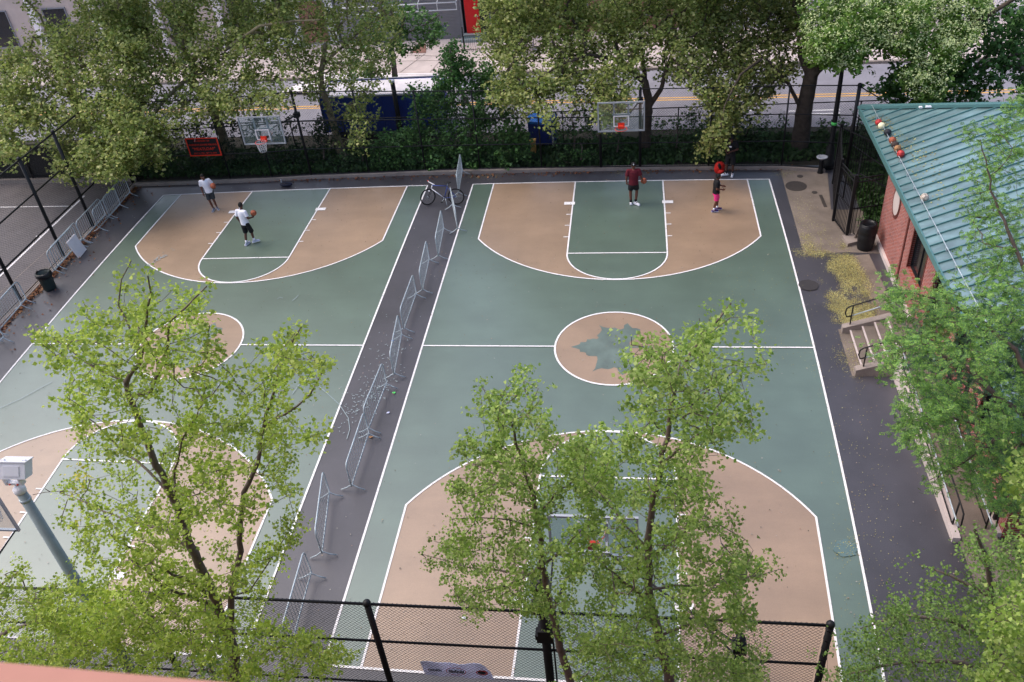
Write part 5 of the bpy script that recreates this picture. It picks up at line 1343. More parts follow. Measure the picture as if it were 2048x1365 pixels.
# man with ball at his left side, facing the camera
g_ = G(431, 421)
p1 = person('man in white t-shirt and charcoal shorts facing the camera, basketball tucked at his left side', g_, D2(-72), dict(
    ankR=(.06, .02, .09), ankL=(-.09, -.06, .09), toeR=(.10, .19, .03), toeL=(-.16, .10, .03), kneR=(.11, .06, .50), kneL=(-.07, .03, .50), hipR=(.10, 0, .92), hipL=(-.08, 0, .92),
    pel=(.01, 0, .95), chest=(.05, -.01, 1.28), neck=(.07, .0, 1.48), head=(.085, .03, 1.64), shR=(.25, -.01, 1.42), shL=(-.12, 0, 1.45),
    elR=(.29, -.02, 1.13), wrR=(.27, .06, .88), elL=(-.25, -.04, 1.19), wrL=(-.30, .14, 1.10), handL=(-.05, .8, .05), palmL=(.5, 0, .85)),
    M['skin'], M['tee_w'], M['short_g'], M['shoe_b'], 1.74, hd=(-.25, 1, -.15), curls=(.5, .25), shortlen=.62)
make_ball('basketball', 'orange basketball held at the side of the man facing the camera', 'basketball', world(p1[0], np.array((-.27, .23, 1.24))*p1[2]), .122, M['ball_o'])
# man seen from behind with ball
g_ = G(502, 489)
p2 = person('man in white t-shirt and black shorts seen from behind, basketball in his right hand', g_, D2(75), dict(
    ankL=(-.10, -.12, .09), toeL=(-.09, .06, .03), kneL=(-.10, .02, .50), ankR=(.13, .10, .12), toeR=(.24, .21, .06), kneR=(.11, .12, .51), pel=(0, .02, .95), chest=(-.01, .03, 1.28), neck=(-.01, .06, 1.49), head=(-.02, .10, 1.645),
    elL=(-.25, -.04, 1.15), wrL=(-.24, .05, .91), elR=(.26, -.02, 1.18), wrR=(.28, .20, 1.10), handR=(.1, .8, .1), palmR=(-.2, 0, 1)),
    M['skin2'], M['tee_w'], M['short_k'], M['shoe_g'], 1.83, sock=M['tee_w'], hairstyle='short', hd=(0, 1, -.35), curls=(.25, .5), shortlen=.78)
make_ball('basketball', 'orange basketball in the right hand of the man seen from behind on the left court', 'basketball', world(p2[0], np.array((.31, .30, 1.24))*p2[2]), .122, M['ball_o'], tilt=1.1)
# man in maroon
g_ = G(1267, 410)
p3 = person('man in maroon t-shirt and black cap walking away toward the far right hoop', g_, D2(93), dict(
    ankL=(-.10, .02, .09), toeL=(-.10, .20, .03), kneL=(-.11, .06, .50), ankR=(.08, -.02, .11), toeR=(.20, -.13, .03), kneR=(.13, .07, .51), chest=(.0, .01, 1.28),
    shR=(.20, 0, 1.44), shL=(-.20, 0, 1.44), elL=(-.27, -.03, 1.16), wrL=(-.25, .05, .92), elR=(.29, -.02, 1.17), wrR=(.34, .10, .98), handR=(.15, .2, -.8), palmR=(.6, .7, 0)),
    M['skin'], M['tee_m'], M['short_k'], M['shoe_w'], 1.84, sock=M['tee_k'], hairstyle='cap', cap_logo=True, hd=(0, 1, -.1), shortlen=.45, build_=1.1, curls=(.3, .5))
make_ball('basketball', 'dark orange basketball at the right hand of the man in maroon', 'basketball', world(p3[0], np.array((.40, .17, .90))*p3[2]), .122, M['ball_o'], tilt=.7)
# child in pink shorts
g_ = G(1430, 423)
p4 = person('child in black t-shirt, hot pink shorts and purple shoes standing side on', g_, D2(5), dict(
    ankL=(-.08, .10, .09), toeL=(-.09, .29, .03), ankR=(.10, -.08, .09), toeR=(.10, .10, .03), kneL=(-.09, .10, .50), kneR=(.10, .02, .50), elR=(.23, -.02, 1.16), wrR=(.17, .22, 1.10), elL=(-.23, 0, 1.16), wrL=(-.15, .26, 1.12),
    chest=(0, .0, 1.28), neck=(0, .03, 1.48), head=(0, .06, 1.63)), M['skin'], M['tee_k'], M['short_p'], M['shoe_p'], 1.60, sock=M['tee_w'], hairstyle='bun', hd=(0, 1, -.2), shortlen=.62, build_=1.12, logo=M['white'])
# person under the leaves
g_ = G(1459, 351)
p5 = person('person all in black with white shoes looking at a phone beside the red backpack', g_, D2(-115), dict(
    ankL=(-.13, .02, .09), toeL=(-.17, .19, .03), ankR=(.12, .10, .09), toeR=(.25, .22, .03), kneL=(-.12, .03, .5), kneR=(.13, .08, .5), elR=(.26, .0, 1.17), wrR=(.10, .28, 1.14), elL=(-.26, .0, 1.17), wrL=(-.06, .30, 1.16),
    neck=(0, .04, 1.48), head=(0, .08, 1.62)), M['skin2'], M['tee_k'], M['short_k'], M['shoe_w'], 1.80, hairstyle='full', hd=(0, 1, -.5), shortlen=.75, build_=1.05, logo=M['white'], sock=M['tee_k'])
ph = world(p5[0], np.array((.02, .40, 1.18))*p5[2])
t = thing('phone', 'small dark phone held by the person in black under the plane leaves', 'phone', ph)
MB().box(ph[0]-.035, ph[0]+.035, ph[1]-.07, ph[1]+.07, ph[2], ph[2]+.009).build('case', M['black'], t)
MB().box(ph[0]-.031, ph[0]+.031, ph[1]-.066, ph[1]+.066, ph[2]+.009, ph[2]+.0105).build('screen', M['window'], t)

# ================================================================ trees
def make_tree(name, label, base, limbs, polys, leafm, bark, size, per, sig, clump, csig, seed, el=1.2, flat=.5, group=None, tip=.005, ntip=None, lo=0, woodn=8, leaf_frac=True, D=None, minr=0.0, lim_leaf=.026, kind='tree', up=.5, crown='crown', pinnate=False):
    """limbs: (points, r0, r1); polys: (poly, n, depth, jitter)"""
    global R, rng
    R = random.Random(seed); rng = np.random.default_rng(seed)
    t = thing(name, label, kind, (base[0], base[1], 0), group)
    T = Tree()
    for k, (pts, r0, r1) in enumerate(limbs):
        at = None
        if k > 0:
            at = T.nearest(np.array(pts[0], float)); pts = [T.P[at]]+list(pts[1:])
        T.add_limb(pts, r0, r1, attach=at)
    tg = []
    for poly, n, dep, jit in polys: tg += crown_targets(poly, n, dep, jit)
    T.grow(tg, up=up); T.wood('trunk', bark, t, tip=tip, n=woodn, minr=minr)
    C = T.leaf_pts(per, sig, clump=clump, csig=csig, lo=lo, limbs=lim_leaf)
    if pinnate:
        C, Dd, Nn = fronds(C); leaf_object(crown, C, size, leafm, t, el=el, D=Dd, NN=Nn)
    else: leaf_object(crown, C, size, leafm, t, el=el, flat=flat)
    return t, T

# ---- left near ginkgo
TY = -14.6
l1 = [([(*GY(470,1300,TY)[:2], 0), GY(468,1365,TY), GY(468,1300,TY), GY(428,1190,TY), GY(388,1110,TY), GY(352,1010,TY), GY(312,930,TY), GY(275,840,TY), GY(250,768,TY)], .135, .034),
      (limb_px([(250,768),(278,728),(287,690),(293,641),(302,587),(300,550)], TY, -.2), 0.0288, 0.0081),
      (limb_px([(250,768),(205,744),(147,703),(102,675),(70,668)], TY, .5), 0.0219, 0.0069),
      (limb_px([(262,800),(300,785),(321,740),(337,689),(341,641),(385,600),(412,575)], TY, -.6), 0.0242, 0.0069),
      (limb_px([(285,690),(253,641),(236,610),(245,560),(262,522)], TY, .4), 0.0150, 0.0058),
      (limb_px([(340,985),(300,940),(245,905),(190,850),(140,810)], TY, .8), 0.0230, 0.0069),
      (limb_px([(352,1010),(350,940),(365,880),(400,820),(420,760)], TY, -.8), 0.0219, 0.0069),
      (limb_px([(470,1290),(463,1193),(473,1138),(478,1104),(482,1040),(486,988),(516,925),(520,894),(532,830),(560,730),(600,655)], TY-.1, .5), 0.0634, 0.0081),
      (limb_px([(522,880),(570,830),(620,790),(650,735)], TY, .3), 0.0202, 0.0069),
      (limb_px([(425,1190),(380,1165),(330,1140),(280,1110),(230,1080)], TY, -.9), 0.0288, 0.0081),
      (limb_px([(388,1110),(330,1060),(250,1040),(180,1010),(120,985)], TY, .9), 0.0259, 0.0058),
      (limb_px([(440,1215),(380,1190),(325,1175),(290,1135),(260,1120)], TY, -1.2), 0.0288, 0.0069),
      (limb_px([(475,1190),(500,1180),(520,1150),(560,1090),(590,1040)], TY, .6), 0.0202, 0.0069),
      (limb_px([(470,1340),(530,1300),(590,1290),(660,1300),(700,1310)], TY+.2, .8), 0.0230, 0.0069),
      (limb_px([(460,1300),(400,1290),(300,1280),(180,1260),(90,1240)], TY, .5), 0.0288, 0.0081)]
polyL = [(265,520),(290,560),(330,570),(362,575),(420,590),(425,640),(440,700),(470,740),(520,700),(560,690),(600,655),(625,700),(655,735),(640,775),(600,780),(640,830),(645,880),(600,930),(612,1000),(615,1060),(570,1110),(560,1180),(510,1220),(430,1250),(380,1300),(250,1300),(200,1180),(150,1100),(135,1040),(130,960),(180,920),(130,850),(110,800),(140,780),(100,740),(65,700),(60,660),(120,665),(170,690),(150,600),(170,590),(200,640),(240,660),(250,560),(240,540)]
polyLb = [(60,1200),(140,1150),(250,1160),(380,1220),(470,1240),(540,1230),(620,1260),(690,1290),(700,1330),(640,1365),(520,1400),(380,1390),(100,1370),(40,1340)]
tA, TT = make_tree('ginkgo_tree', 'bright yellow green ginkgo with two stems in front of the left court', GY(470,1300,TY), l1,
    [(polyL, 430, TY, 1.5), (polyLb, 300, TY-.1, 1.2)], M['ginkgo'], M['bark_dk'], .047, 2.9, .062, 8, .042, 21, el=1.05, tip=.0035)
# sparse yellow sprays and bare twigs on its left
C = []
for u, v, s_ in ((150,950,14),(170,965,12),(150,1000,8),(152,1050,6),(205,1240,20),(400,1330,18)):
    for i in range(26 if s_ > 10 else 12): C.append(GY(R.gauss(u, s_), R.gauss(v, s_), TY+.9+R.gauss(0, .2)))
leaf_object('yellow_leaves', C, .052, M['ginkgo_y'], tA)
mb = MB()
for pts in ([(165,1000),(150,985),(120,983),(90,985),(66,990)], [(135,1000),(125,1030),(122,1045)], [(100,984),(90,978)], [(110,983),(108,975)], [(390,880),(360,860),(340,850)], [(160,1000),(175,980),(180,960)]):
    mb.tube(limb_px(pts, TY+.9), .007, 4)
mb.build('bare_twigs', M['bark'], tA)

# ---- left corner shrubby ginkgo
polyC = [(0,1130),(40,1140),(75,1110),(40,1150),(60,1190),(150,1150),(220,1200),(240,1330),(-60,1370),(-80,1150)]
make_tree('ginkgo_tree', 'yellowish ginkgo crown cut off by the bottom left corner of the photo', GY(-60,1300,-15.2),
    [([(*GY(-60,1300,-15.2)[:2], 0), GY(-60,1365,-15.2), GY(-50,1200,-15.2)], .15, .04), (limb_px([(-60,1300),(20,1260),(120,1230)], -15.2, .6), .05, .012), (limb_px([(-55,1230),(0,1170),(60,1130)], -15.2, .3), .03, .008)],
    [(polyC, 120, -15.2, .9)], M['ginkgo'], M['bark_dk'], .043, 3.2, .09, 8, .038, 5, el=1.05, tip=.0035)

# ---- middle ginkgos
l2 = [([(*GY(1120,1340,TY)[:2], 0), GY(1140,1365,TY), GY(1118,1280,TY), GY(1096,1190,TY), GY(1086,1130,TY), GY(1078,1060,TY), GY(1066,990,TY), GY(1044,920,TY), GY(1025,860,TY), GY(1008,800,TY)], .115, .012),
      (limb_px([(1086,1140),(1060,1150),(1010,1143),(960,1140),(900,1125),(845,1110)], TY, .6), 0.0259, 0.0058),
      (limb_px([(1078,1130),(1040,1160),(980,1180),(930,1200)], TY, -.8), 0.0202, 0.0058),
      (limb_px([(1078,1060),(1020,1040),(960,1035),(905,1040)], TY, -.5), 0.0173, 0.0058),
      (limb_px([(1066,990),(1010,960),(950,930),(915,900)], TY, .5), 0.0150, 0.0046),
      (limb_px([(1075,1040),(1110,990),(1150,960),(1180,900)], TY, -.5), 0.0202, 0.0058),
      (limb_px([(1086,1130),(1130,1100),(1180,1040),(1220,1000)], TY, .4), 0.0202, 0.0058),
      (limb_px([(1025,860),(1060,820),(1075,780),(1045,760)], TY, .4), 0.0104, 0.0034)]
polyM = [(960,770),(1010,765),(1045,750),(1085,790),(1090,840),(1130,880),(1200,870),(1230,930),(1215,1030),(1180,1100),(1150,1200),(1160,1300),(1060,1220),(950,1225),(890,1200),(900,1170),(840,1115),(870,1085),(880,1060),(920,1070),(960,1010),(900,1000),(905,960),(930,930),(900,885),(950,880),(945,820)]
make_tree('ginkgo_tree', 'slimmer green ginkgo with a bare leaning trunk left of centre in the near pair', GY(1120,1340,TY), l2,
    [(polyM, 330, TY, 1.2)], M['ginkgo2'], M['bark_dk'], .043, 3.0, .06, 8, .040, 33, el=1.05, tip=.0035)
l3 = [([(*GY(1335,1330,TY-.3)[:2], 0), GY(1340,1365,TY-.3), GY(1322,1290,TY-.3), GY(1298,1200,TY-.3), GY(1297,1100,TY-.3), GY(1305,1020,TY-.3), GY(1320,930,TY-.3), GY(1338,850,TY-.3), GY(1352,770,TY-.3), GY(1380,705,TY-.3), GY(1430,650,TY-.3), GY(1463,608,TY-.3)], .13, .009),
      (limb_px([(1338,850),(1390,800),(1440,760),(1480,735),(1530,728)], TY-.3, .6), 0.0184, 0.0046),
      (limb_px([(1320,930),(1380,880),(1440,850),(1510,840)], TY-.3, -.6), 0.0202, 0.0046),
      (limb_px([(1300,1120),(1380,1060),(1440,1050),(1490,1080),(1510,1100)], TY-.3, -.5), 0.0202, 0.0034),
      (limb_px([(1300,1190),(1380,1170),(1450,1165),(1520,1150),(1560,1140)], TY-.3, .5), 0.0230, 0.0034),
      (limb_px([(1297,1100),(1250,1050),(1210,1000),(1170,940)], TY-.3, .7), 0.0202, 0.0046),
      (limb_px([(1300,1200),(1240,1160),(1200,1120)], TY-.3, -.7), 0.0230, 0.0058),
      (limb_px([(1320,1280),(1400,1240),(1470,1230),(1510,1260)], TY-.3, .3), 0.0230, 0.0058),
      (limb_px([(1352,770),(1320,720),(1290,690),(1260,690)], TY-.3, .5), 0.0126, 0.0034),
      (limb_px([(1320,1290),(1250,1280),(1190,1300)], TY-.3, .6), 0.0230, 0.0069)]
polyR = [(1463,600),(1505,640),(1440,670),(1420,700),(1470,700),(1535,725),(1500,745),(1470,790),(1500,840),(1520,860),(1490,880),(1440,890),(1430,960),(1450,1010),(1500,1050),(1515,1110),(1480,1110),(1560,1140),(1510,1170),(1530,1200),(1500,1250),(1535,1300),(1530,1370),(1260,1370),(1160,1370),(1130,1310),(1200,1250),(1150,1190),(1150,1100),(1210,1060),(1140,960),(1150,880),(1240,860),(1260,800),(1250,740),(1240,690),(1270,655),(1340,720),(1370,660),(1400,620),(1440,630)]
tB, TT2 = make_tree('ginkgo_tree', 'tall green ginkgo rising over the centre circle, right of the near pair', GY(1335,1330,TY), l3,
    [(polyR, 520, TY-.2, 1.4)], M['ginkgo2'], M['bark_dk'], .043, 3.1, .065, 8, .040, 44, el=1.05, tip=.0035)
# undergrowth at the foot of the near fence
for lab, u, v, y, n in (('dark green bush under the left ginkgo behind the near fence rail', 420, 1335, -13.5, 60), ('green bush at the foot of the middle ginkgos by the near fence', 1200, 1365, -13.6, 60)):
    c = GY(u, v, y); 
    poly = [(u-110, v+50), (u-70, v-25), (u-10, v-40), (u+60, v-30), (u+110, v+50)]
    make_tree('bush', lab, c, [([(c[0], c[1], 0), c], .05, .02)], [(poly, n, y, .5)], M['ginkgo_d'], M['bark_dk'], .06, .8, .08, 6, .05, int(u), kind='bush', crown='foliage')

# ---- bottom right trees
y9 = -13.2
l4 = [([(*GY(2000,1340,y9)[:2], 0), GY(2000,1365,y9), GY(1990,1250,y9), GY(1975,1120,y9), GY(1950,1060,y9)], .16, .02),
      (limb_px([(1995,1290),(1900,1240),(1800,1230),(1720,1260)], y9, -.3), .05, .010), (limb_px([(1985,1200),(1900,1150),(1840,1130)], y9, .3), .04, .008), (limb_px([(2000,1340),(1880,1320),(1780,1330),(1690,1350)], y9, -.6), .05, .01)]
make_tree('ginkgo_tree', 'darker green ginkgo filling the lower right corner above the walkway', GY(2000,1340,y9), l4,
    [([(1895,1050),(1935,1070),(1990,1080),(2060,1060),(2100,1380),(1650,1380),(1690,1310),(1660,1290),(1640,1350),(1700,1240),(1730,1260),(1770,1200),(1840,1190),(1850,1150),(1900,1160),(1930,1100)], 300, y9, 1.1)], M['ginkgo_d'], M['bark_dk'], .042, 3.4, .10, 8, .038, 55, el=1.05, tip=.0035)
y9 = -16.6
make_tree('ginkgo_tree', 'pale lime ginkgo spray at the right edge, lower corner', GY(2090,1340,y9),
    [([(*GY(2090,1340,y9)[:2], 0), GY(2090,1365,y9), GY(2085,1200,y9), GY(2080,1000,y9), GY(2070,920,y9)], .12, .02), (limb_px([(2085,1280),(2030,1240),(1990,1220)], y9), .03, .008)],
    [([(2060,895),(2030,930),(2015,975),(2045,1000),(2080,1010),(2080,1100),(2040,1180),(1990,1210),(1960,1290),(1960,1360),(1900,1390),(2110,1400),(2110,900)], 110, y9, .5)], M['ginkgo2'], M['bark_dk'], .045, 3.2, .09, 8, .036, 56, el=1.05, tip=.0035)

# ---- honey locust by the brick building
yh = lambda u, v: -9.5+max(0, (700-v))*.012
bx, byy = 13.2, -9.0
l5 = [([(11.0, -9.6, 0), (11.0, -9.4, 3.0), GY(2075,900,-9.3), GY(2090,760,-9), GY(2100,600,-8)], .2, .07),
      ([GY(2080,860,-9.3), GY(2000,800,-9), GY(1940,740,-8.6), GY(1870,700,-8.2), GY(1790,680,-8)], .07, .012),
      ([GY(2085,800,-9), GY(2030,700,-8.5), GY(1960,640,-8), GY(1880,600,-8), GY(1800,580,-7.8)], .06, .010),
      ([GY(2080,880,-9.3), GY(1990,880,-9.3), GY(1920,930,-9.3), GY(1860,960,-9.2)], .05, .008),
      ([GY(2095,640,-8.4), GY(2040,520,-7.6), GY(1990,400,-7), GY(1960,280,-6.5)], .05, .008),
      ([GY(2080,900,-9.3), GY(1960,850,-9), GY(1870,830,-8.8), GY(1790,850,-8.6)], .05, .008)]
ph1 = [(1690,705),(1710,690),(1760,690),(1800,655),(1785,620),(1765,585),(1770,555),(1800,550),(1850,580),(1880,545),(1920,560),(1930,600),(1980,560),(2060,520),(2060,1060),(1990,1040),(1940,960),(1880,1010),(1800,890),(1775,860),(1800,830),(1795,770),(1770,725),(1720,722)]
ph2 = [(2060,140),(2000,230),(1960,250),(1900,270),(1940,330),(1930,400),(1890,390),(1940,440),(1900,500),(1960,560),(2060,560)]
make_tree('honey_locust_tree', 'feathery honey locust hanging over the ramp and the teal roof', (11.0, -9.6), l5,
    [(ph1, 300, yh, 1.3), (ph2, 85, yh, .9)], M['locust'], M['bark'], .018, 3.7, .10, 3, .05, 61, el=2.0, tip=.0035, pinnate=True)
l6 = [([(11.8, -5.2, 0), (11.9, -5.2, 5.2), (11.9, -5.3, 7.6)], .16, .04), ([(11.85, -5.2, 5.5), (11, -5.6, 6.2), (10, -6, 6.0)], .05, .01)]
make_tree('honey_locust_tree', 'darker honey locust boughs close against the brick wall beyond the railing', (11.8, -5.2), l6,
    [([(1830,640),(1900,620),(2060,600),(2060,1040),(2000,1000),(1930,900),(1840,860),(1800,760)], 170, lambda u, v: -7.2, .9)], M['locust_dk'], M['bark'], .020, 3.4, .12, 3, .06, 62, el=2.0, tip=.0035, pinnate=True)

# ---- London planes behind the far fence
def plane(name, label, bu, by_, limbs, polys, seed, mat='plane', per=2, size=.135, sig=.24, cl=7, bark='bark_pl', r=.24):
    b = (bu, by_)
    return make_tree(name, label, b, limbs, polys, M[mat], M[bark], size, per, sig, cl, .11, seed, el=1.0, flat=.55, tip=.012, lo=.8)
dep = lambda hi, lo, v0=0, v1=340: (lambda u, v: hi+(lo-hi)*min(1, max(0, (v-v0)/(v1-v0))))
bL = GY(330, 330, 14.6); 
plane('plane_tree', 'spreading plane tree filling the upper left corner above the neighbouring court', -25.5, 14.6,
    [([(-25.5, 14.6, 0), (-25.3, 14.4, 3.2), (-24.8, 14, 5.2)], .3, .16), ([(-25.0, 14.2, 4.5), GY(120,150,13.5), GY(60,100,14)], .12, .03), ([(-25.0, 14.2, 4.2), GY(180,230,11.5), GY(200,300,10)], .1, .02), ([(-25, 14.2, 4.8), GY(230,110,14), GY(260,40,15)], .1, .02), ([(-25, 14.2, 4.4), GY(60,230,12), GY(0,280,11)], .1, .02)],
    [([(-200,-360),(300,-400),(300,0),(150,-10),(70,-20),(-200,-20)], 240, 15.6, 2), ([(-60,100),(60,90),(70,40),(130,60),(150,0),(300,-20),(300,330),(270,320),(230,360),(180,350),(130,352),(100,320),(90,265),(40,310),(-60,320)], 500, dep(16, 9.2), 1.5)], 71, per=3.0)
plane('plane_tree', 'plane tree with pale forked limbs over the far left hoop', -18.6, 14.6,
    [([(-18.6, 14.6, 0), (-18.6, 14.5, 3.0), GY(385,170,14.4), GY(385,115,14.4)], .27, .14), (limb_px([(385,125),(370,105),(360,60)], 14.4, 1), .11, .03), (limb_px([(385,115),(420,98),(450,100),(520,52),(590,42),(640,40)], 14.4, -1), .10, .03), (limb_px([(385,150),(330,200),(280,260),(230,320)], 14.4, -4.5), .09, .02), (limb_px([(386,140),(440,180),(500,210)], 14.4, -2.5), .08, .02), (limb_px([(385,120),(330,60),(280,55),(240,20)], 14.4, 1.5), .08, .02)],
    [([(240,-20),(300,-400),(560,-400),(640,-20)], 220, 15.5, 2), ([(240,-20),(600,-20),(600,60),(590,130),(570,170),(600,190),(585,205),(540,212),(500,212),(450,235),(400,238),(350,262),(330,285),(335,335),(280,325),(250,350),(230,300),(240,200)], 400, dep(16.5, 11.2, 0, 300), 1.5)], 72, per=3.0)
plane('plane_tree', 'dark trunked plane tree left of the blue container', -12.9, 14.4,
    [([(-12.9, 14.4, 0), (-13.1, 14.4, 3), GY(640,170,14.4), GY(650,90,14.4)], .2, .1), (limb_px([(645,130),(700,80),(750,40)], 14.4, 1), .07, .02), (limb_px([(645,160),(600,140),(560,90)], 14.4, -1), .07, .02), (limb_px([(660,250),(700,220),(720,190)], 14.4, 0), .05, .02)],
    [([(590,-20),(620,-360),(790,-350),(770,-20)], 140, 15.5, 1.8), ([(590,-20),(770,-20),(800,40),(805,90),(780,120),(760,160),(740,200),(745,260),(715,300),(680,230),(640,200),(600,195),(575,150),(590,60)], 250, dep(16, 13.2, 0, 260), 1.2)], 73, per=1.5)
dp = lambda u, v: 17.5-max(0, v-60)*.012
make_tree('linden_tree', 'dense dark green tree between the plane trees and the grey shutter', (-11.5, 21), 
    [([(-12.5, 23.8, 0), (-12.3, 23.7, 2.2), GY(800,80,23.5), GY(810,30,23.5)], .18, .06), (limb_px([(800,80),(760,110),(730,150)], 23.5, -.5), .05, .015), (limb_px([(800,70),(850,50),(880,30)], 23.5, -.3), .05, .015)],
    [([(790,5),(850,20),(895,55),(880,80),(870,95),(810,105),(780,120),(760,150),(740,200),(700,210),(690,120),(720,30)], 200, 23.3, .8)], M['linden'], M['bark_dk'], .14, 1.6, .16, 6, .09, 74, el=1.2)
# middle-right planes
plane('plane_tree', 'big plane tree whose forked trunk stands behind the far right hoop', 1.0, 14.6,
    [([(*GY(1285,330,14.6)[:2], 0), GY(1290,300,14.6), GY(1297,200,14.6), GY(1290,165,14.6), GY(1270,150,14.7), GY(1240,120,14.8), GY(1225,70,15)], .26, .07), (limb_px([(1297,215),(1322,180),(1330,150),(1340,115),(1360,80)], 14.5, -.3), .13, .03), (limb_px([(1290,180),(1286,120),(1280,60)], 14.7, .8), .12, .03), (limb_px([(1240,120),(1180,110),(1120,130),(1060,170),(1020,200)], 14.8, -3), .08, .015), (limb_px([(1335,120),(1380,150),(1420,200)], 14.2, -2.5), .06, .012), (limb_px([(1250,130),(1240,200),(1215,250)], 14.6, -2.8), .05, .012), (limb_px([(1360,70),(1325,58),(1355,57)], 14.4), .06, .03)],
    [([(975,-20),(950,-320),(1250,-420),(1430,-380),(1430,-20)], 300, 15.6, 2), ([(975,-20),(1430,-20),(1420,100),(1400,170),(1350,150),(1330,160),(1320,110),(1270,150),(1262,190),(1245,225),(1215,250),(1198,235),(1160,200),(1150,225),(1110,205),(1085,250),(1060,225),(1000,205),(975,180),(1000,140),(955,50)], 560, dep(16.8, 11.4, 0, 270), 1.6)], 75, per=2.8, bark='bark_mid')
plane('plane_tree', 'plane tree with massive dark leaning trunk left of the park lamp post', 8.2, 14.3,
    [([(*GY(1595,310,14.2)[:2], 0), GY(1600,290,14.2), GY(1610,210,14.2), GY(1622,150,14.2), GY(1640,130,14.2)], .40, .27), (limb_px([(1640,135),(1660,128),(1700,90),(1730,40)], 14.2, 1), .16, .06), (limb_px([(1610,150),(1600,110),(1597,60)], 14.4, .5), .16, .05), (limb_px([(1600,230),(1588,190),(1575,165),(1545,130),(1510,100)], 14.2, -1), .10, .03), (limb_px([(1530,115),(1480,150),(1450,210),(1440,270)], 13.2, -2.5), .06, .012)],
    [([(1385,-20),(1400,-380),(1640,-380),(1650,-20)], 200, 15.5, 2), ([(1385,-20),(1590,-20),(1610,60),(1600,130),(1570,150),(1540,175),(1530,210),(1500,215),(1480,235),(1450,255),(1440,312),(1422,312),(1410,300),(1415,240),(1400,190),(1420,100)], 340, dep(16.8, 11.5, 0, 310), 1.3)], 76, mat='plane2', per=3.0, bark='bark_mid')
# pagoda tree with cream blossom
pgp = [(1620,30),(1680,-20),(1960,-20),(1990,30),(1960,80),(1930,100),(1900,150),(1880,200),(1830,208),(1800,150),(1830,115),(1780,110),(1760,95),(1720,100),(1740,130),(1700,140),(1650,135),(1620,130),(1600,80)]
tP, TP = make_tree('pagoda_tree', 'broad green tree with cream blossom clusters behind the lamp post and roof', (14.5, 15),
    [([(*GY(1840,215,15.5)[:2], 0), GY(1848,190,15.5), GY(1850,165,15.5), GY(1838,135,15.5)], .22, .13), (limb_px([(1838,140),(1800,90),(1740,60),(1680,60),(1670,90)], 15.5, -4), .09, .02), (limb_px([(1845,165),(1885,112),(1930,62),(1985,25),(2045,-12),(2110,-60)], 15.5, -3.4), .17, .04), (limb_px([(1850,150),(1840,80),(1850,30)], 15.5, 0), .07, .02), (limb_px([(1640,100),(1660,80),(1700,60)], 14.5, 0), .05, .02)],
    [([(1640,-20),(1680,-200),(1950,-200),(2000,-20)], 120, 16, 1.3), (pgp, 560, dep(15.0, 12.6, 0, 160), 1.5), ([(1600,10),(1850,0),(1840,105),(1760,95),(1700,80),(1610,110)], 120, 12.4, .9), ([(1620,70),(1700,60),(1735,90),(1730,128),(1690,134),(1650,132),(1625,120)], 75, 11.3, .35)], M['pagoda'], M['bark_mid'], .135, 1.5, .17, 6, .09, 77, el=1.7)
C = []
cl = [t for t in crown_targets(pgp, 520, dep(13.4, 11.2, 0, 160), .9)]+crown_targets([(1600,10),(1850,0),(1840,105),(1760,95),(1700,80),(1610,110)], 90, 11.4, .5)+crown_targets([(1620,70),(1700,60),(1735,90),(1730,128),(1690,134),(1650,132),(1625,120)], 36, 10.9, .25)
for c in cl:
    for i in range(16): C.append(np.array(c)+np.array([R.gauss(0, .13), R.gauss(0, .13), abs(R.gauss(.08, .12))]))
leaf_object('blossom', C, .060, M['blossom'], tP, el=1.3)
make_tree('oak_tree', 'dark leafy tree rising behind the teal roof ridge at the top right', (16.5, 14),
    [([(17.6, 15.2, 0), (17.5, 15.1, 2.5), GY(1990,120,15)], .25, .1), (limb_px([(1880,200),(1930,150),(1990,100),(2060,60)], 15, 0), .10, .06), (limb_px([(1900,190),(1970,130),(2060,100)], 14.6, 0), .08, .05)],
    [([(1745,165),(1800,135),(1850,140),(1900,110),(1990,120),(2010,160),(1975,190),(1985,215),(1780,215),(1760,195)], 150, 14.2, .8), ([(1960,20),(2060,0),(2060,200),(2010,140),(1960,90)], 120, 14.6, .9)], M['linden'], M['bark_dk'], .15, 1.5, .17, 6, .09, 78, el=1.4)
# dark maple shrub tree in the middle
mp = [(885,85),(910,85),(930,120),(975,125),(1000,150),(1005,215),(1050,250),(1060,300),(1060,338),(850,345),(760,345),(745,300),(765,270),(830,255),(820,200),(810,170),(800,155),(860,185),(880,130)]
make_tree('maple_tree', 'dense dark green maple standing against the far fence between the two hoops', (-6.6, 14.0),
    [([(-6.6, 14.0, 0), (-6.5, 14.0, 2.5), GY(905,150,14.0), GY(900,95,14)], .14, .03), (limb_px([(905,220),(850,200),(815,170)], 14, -.3), .04, .01), (limb_px([(910,240),(970,200),(1000,170)], 14, -.3), .04, .01), (limb_px([(910,300),(820,290),(760,300)], 14, -.5), .04, .01), (limb_px([(910,300),(1000,290),(1050,310)], 14, -.5), .04, .01)],
    [(mp, 420, dep(14.6, 13.4, 100, 340), .65)], M['linden'], M['bark_dk'], .12, 2.8, .17, 7, .10, 79, el=1.1)
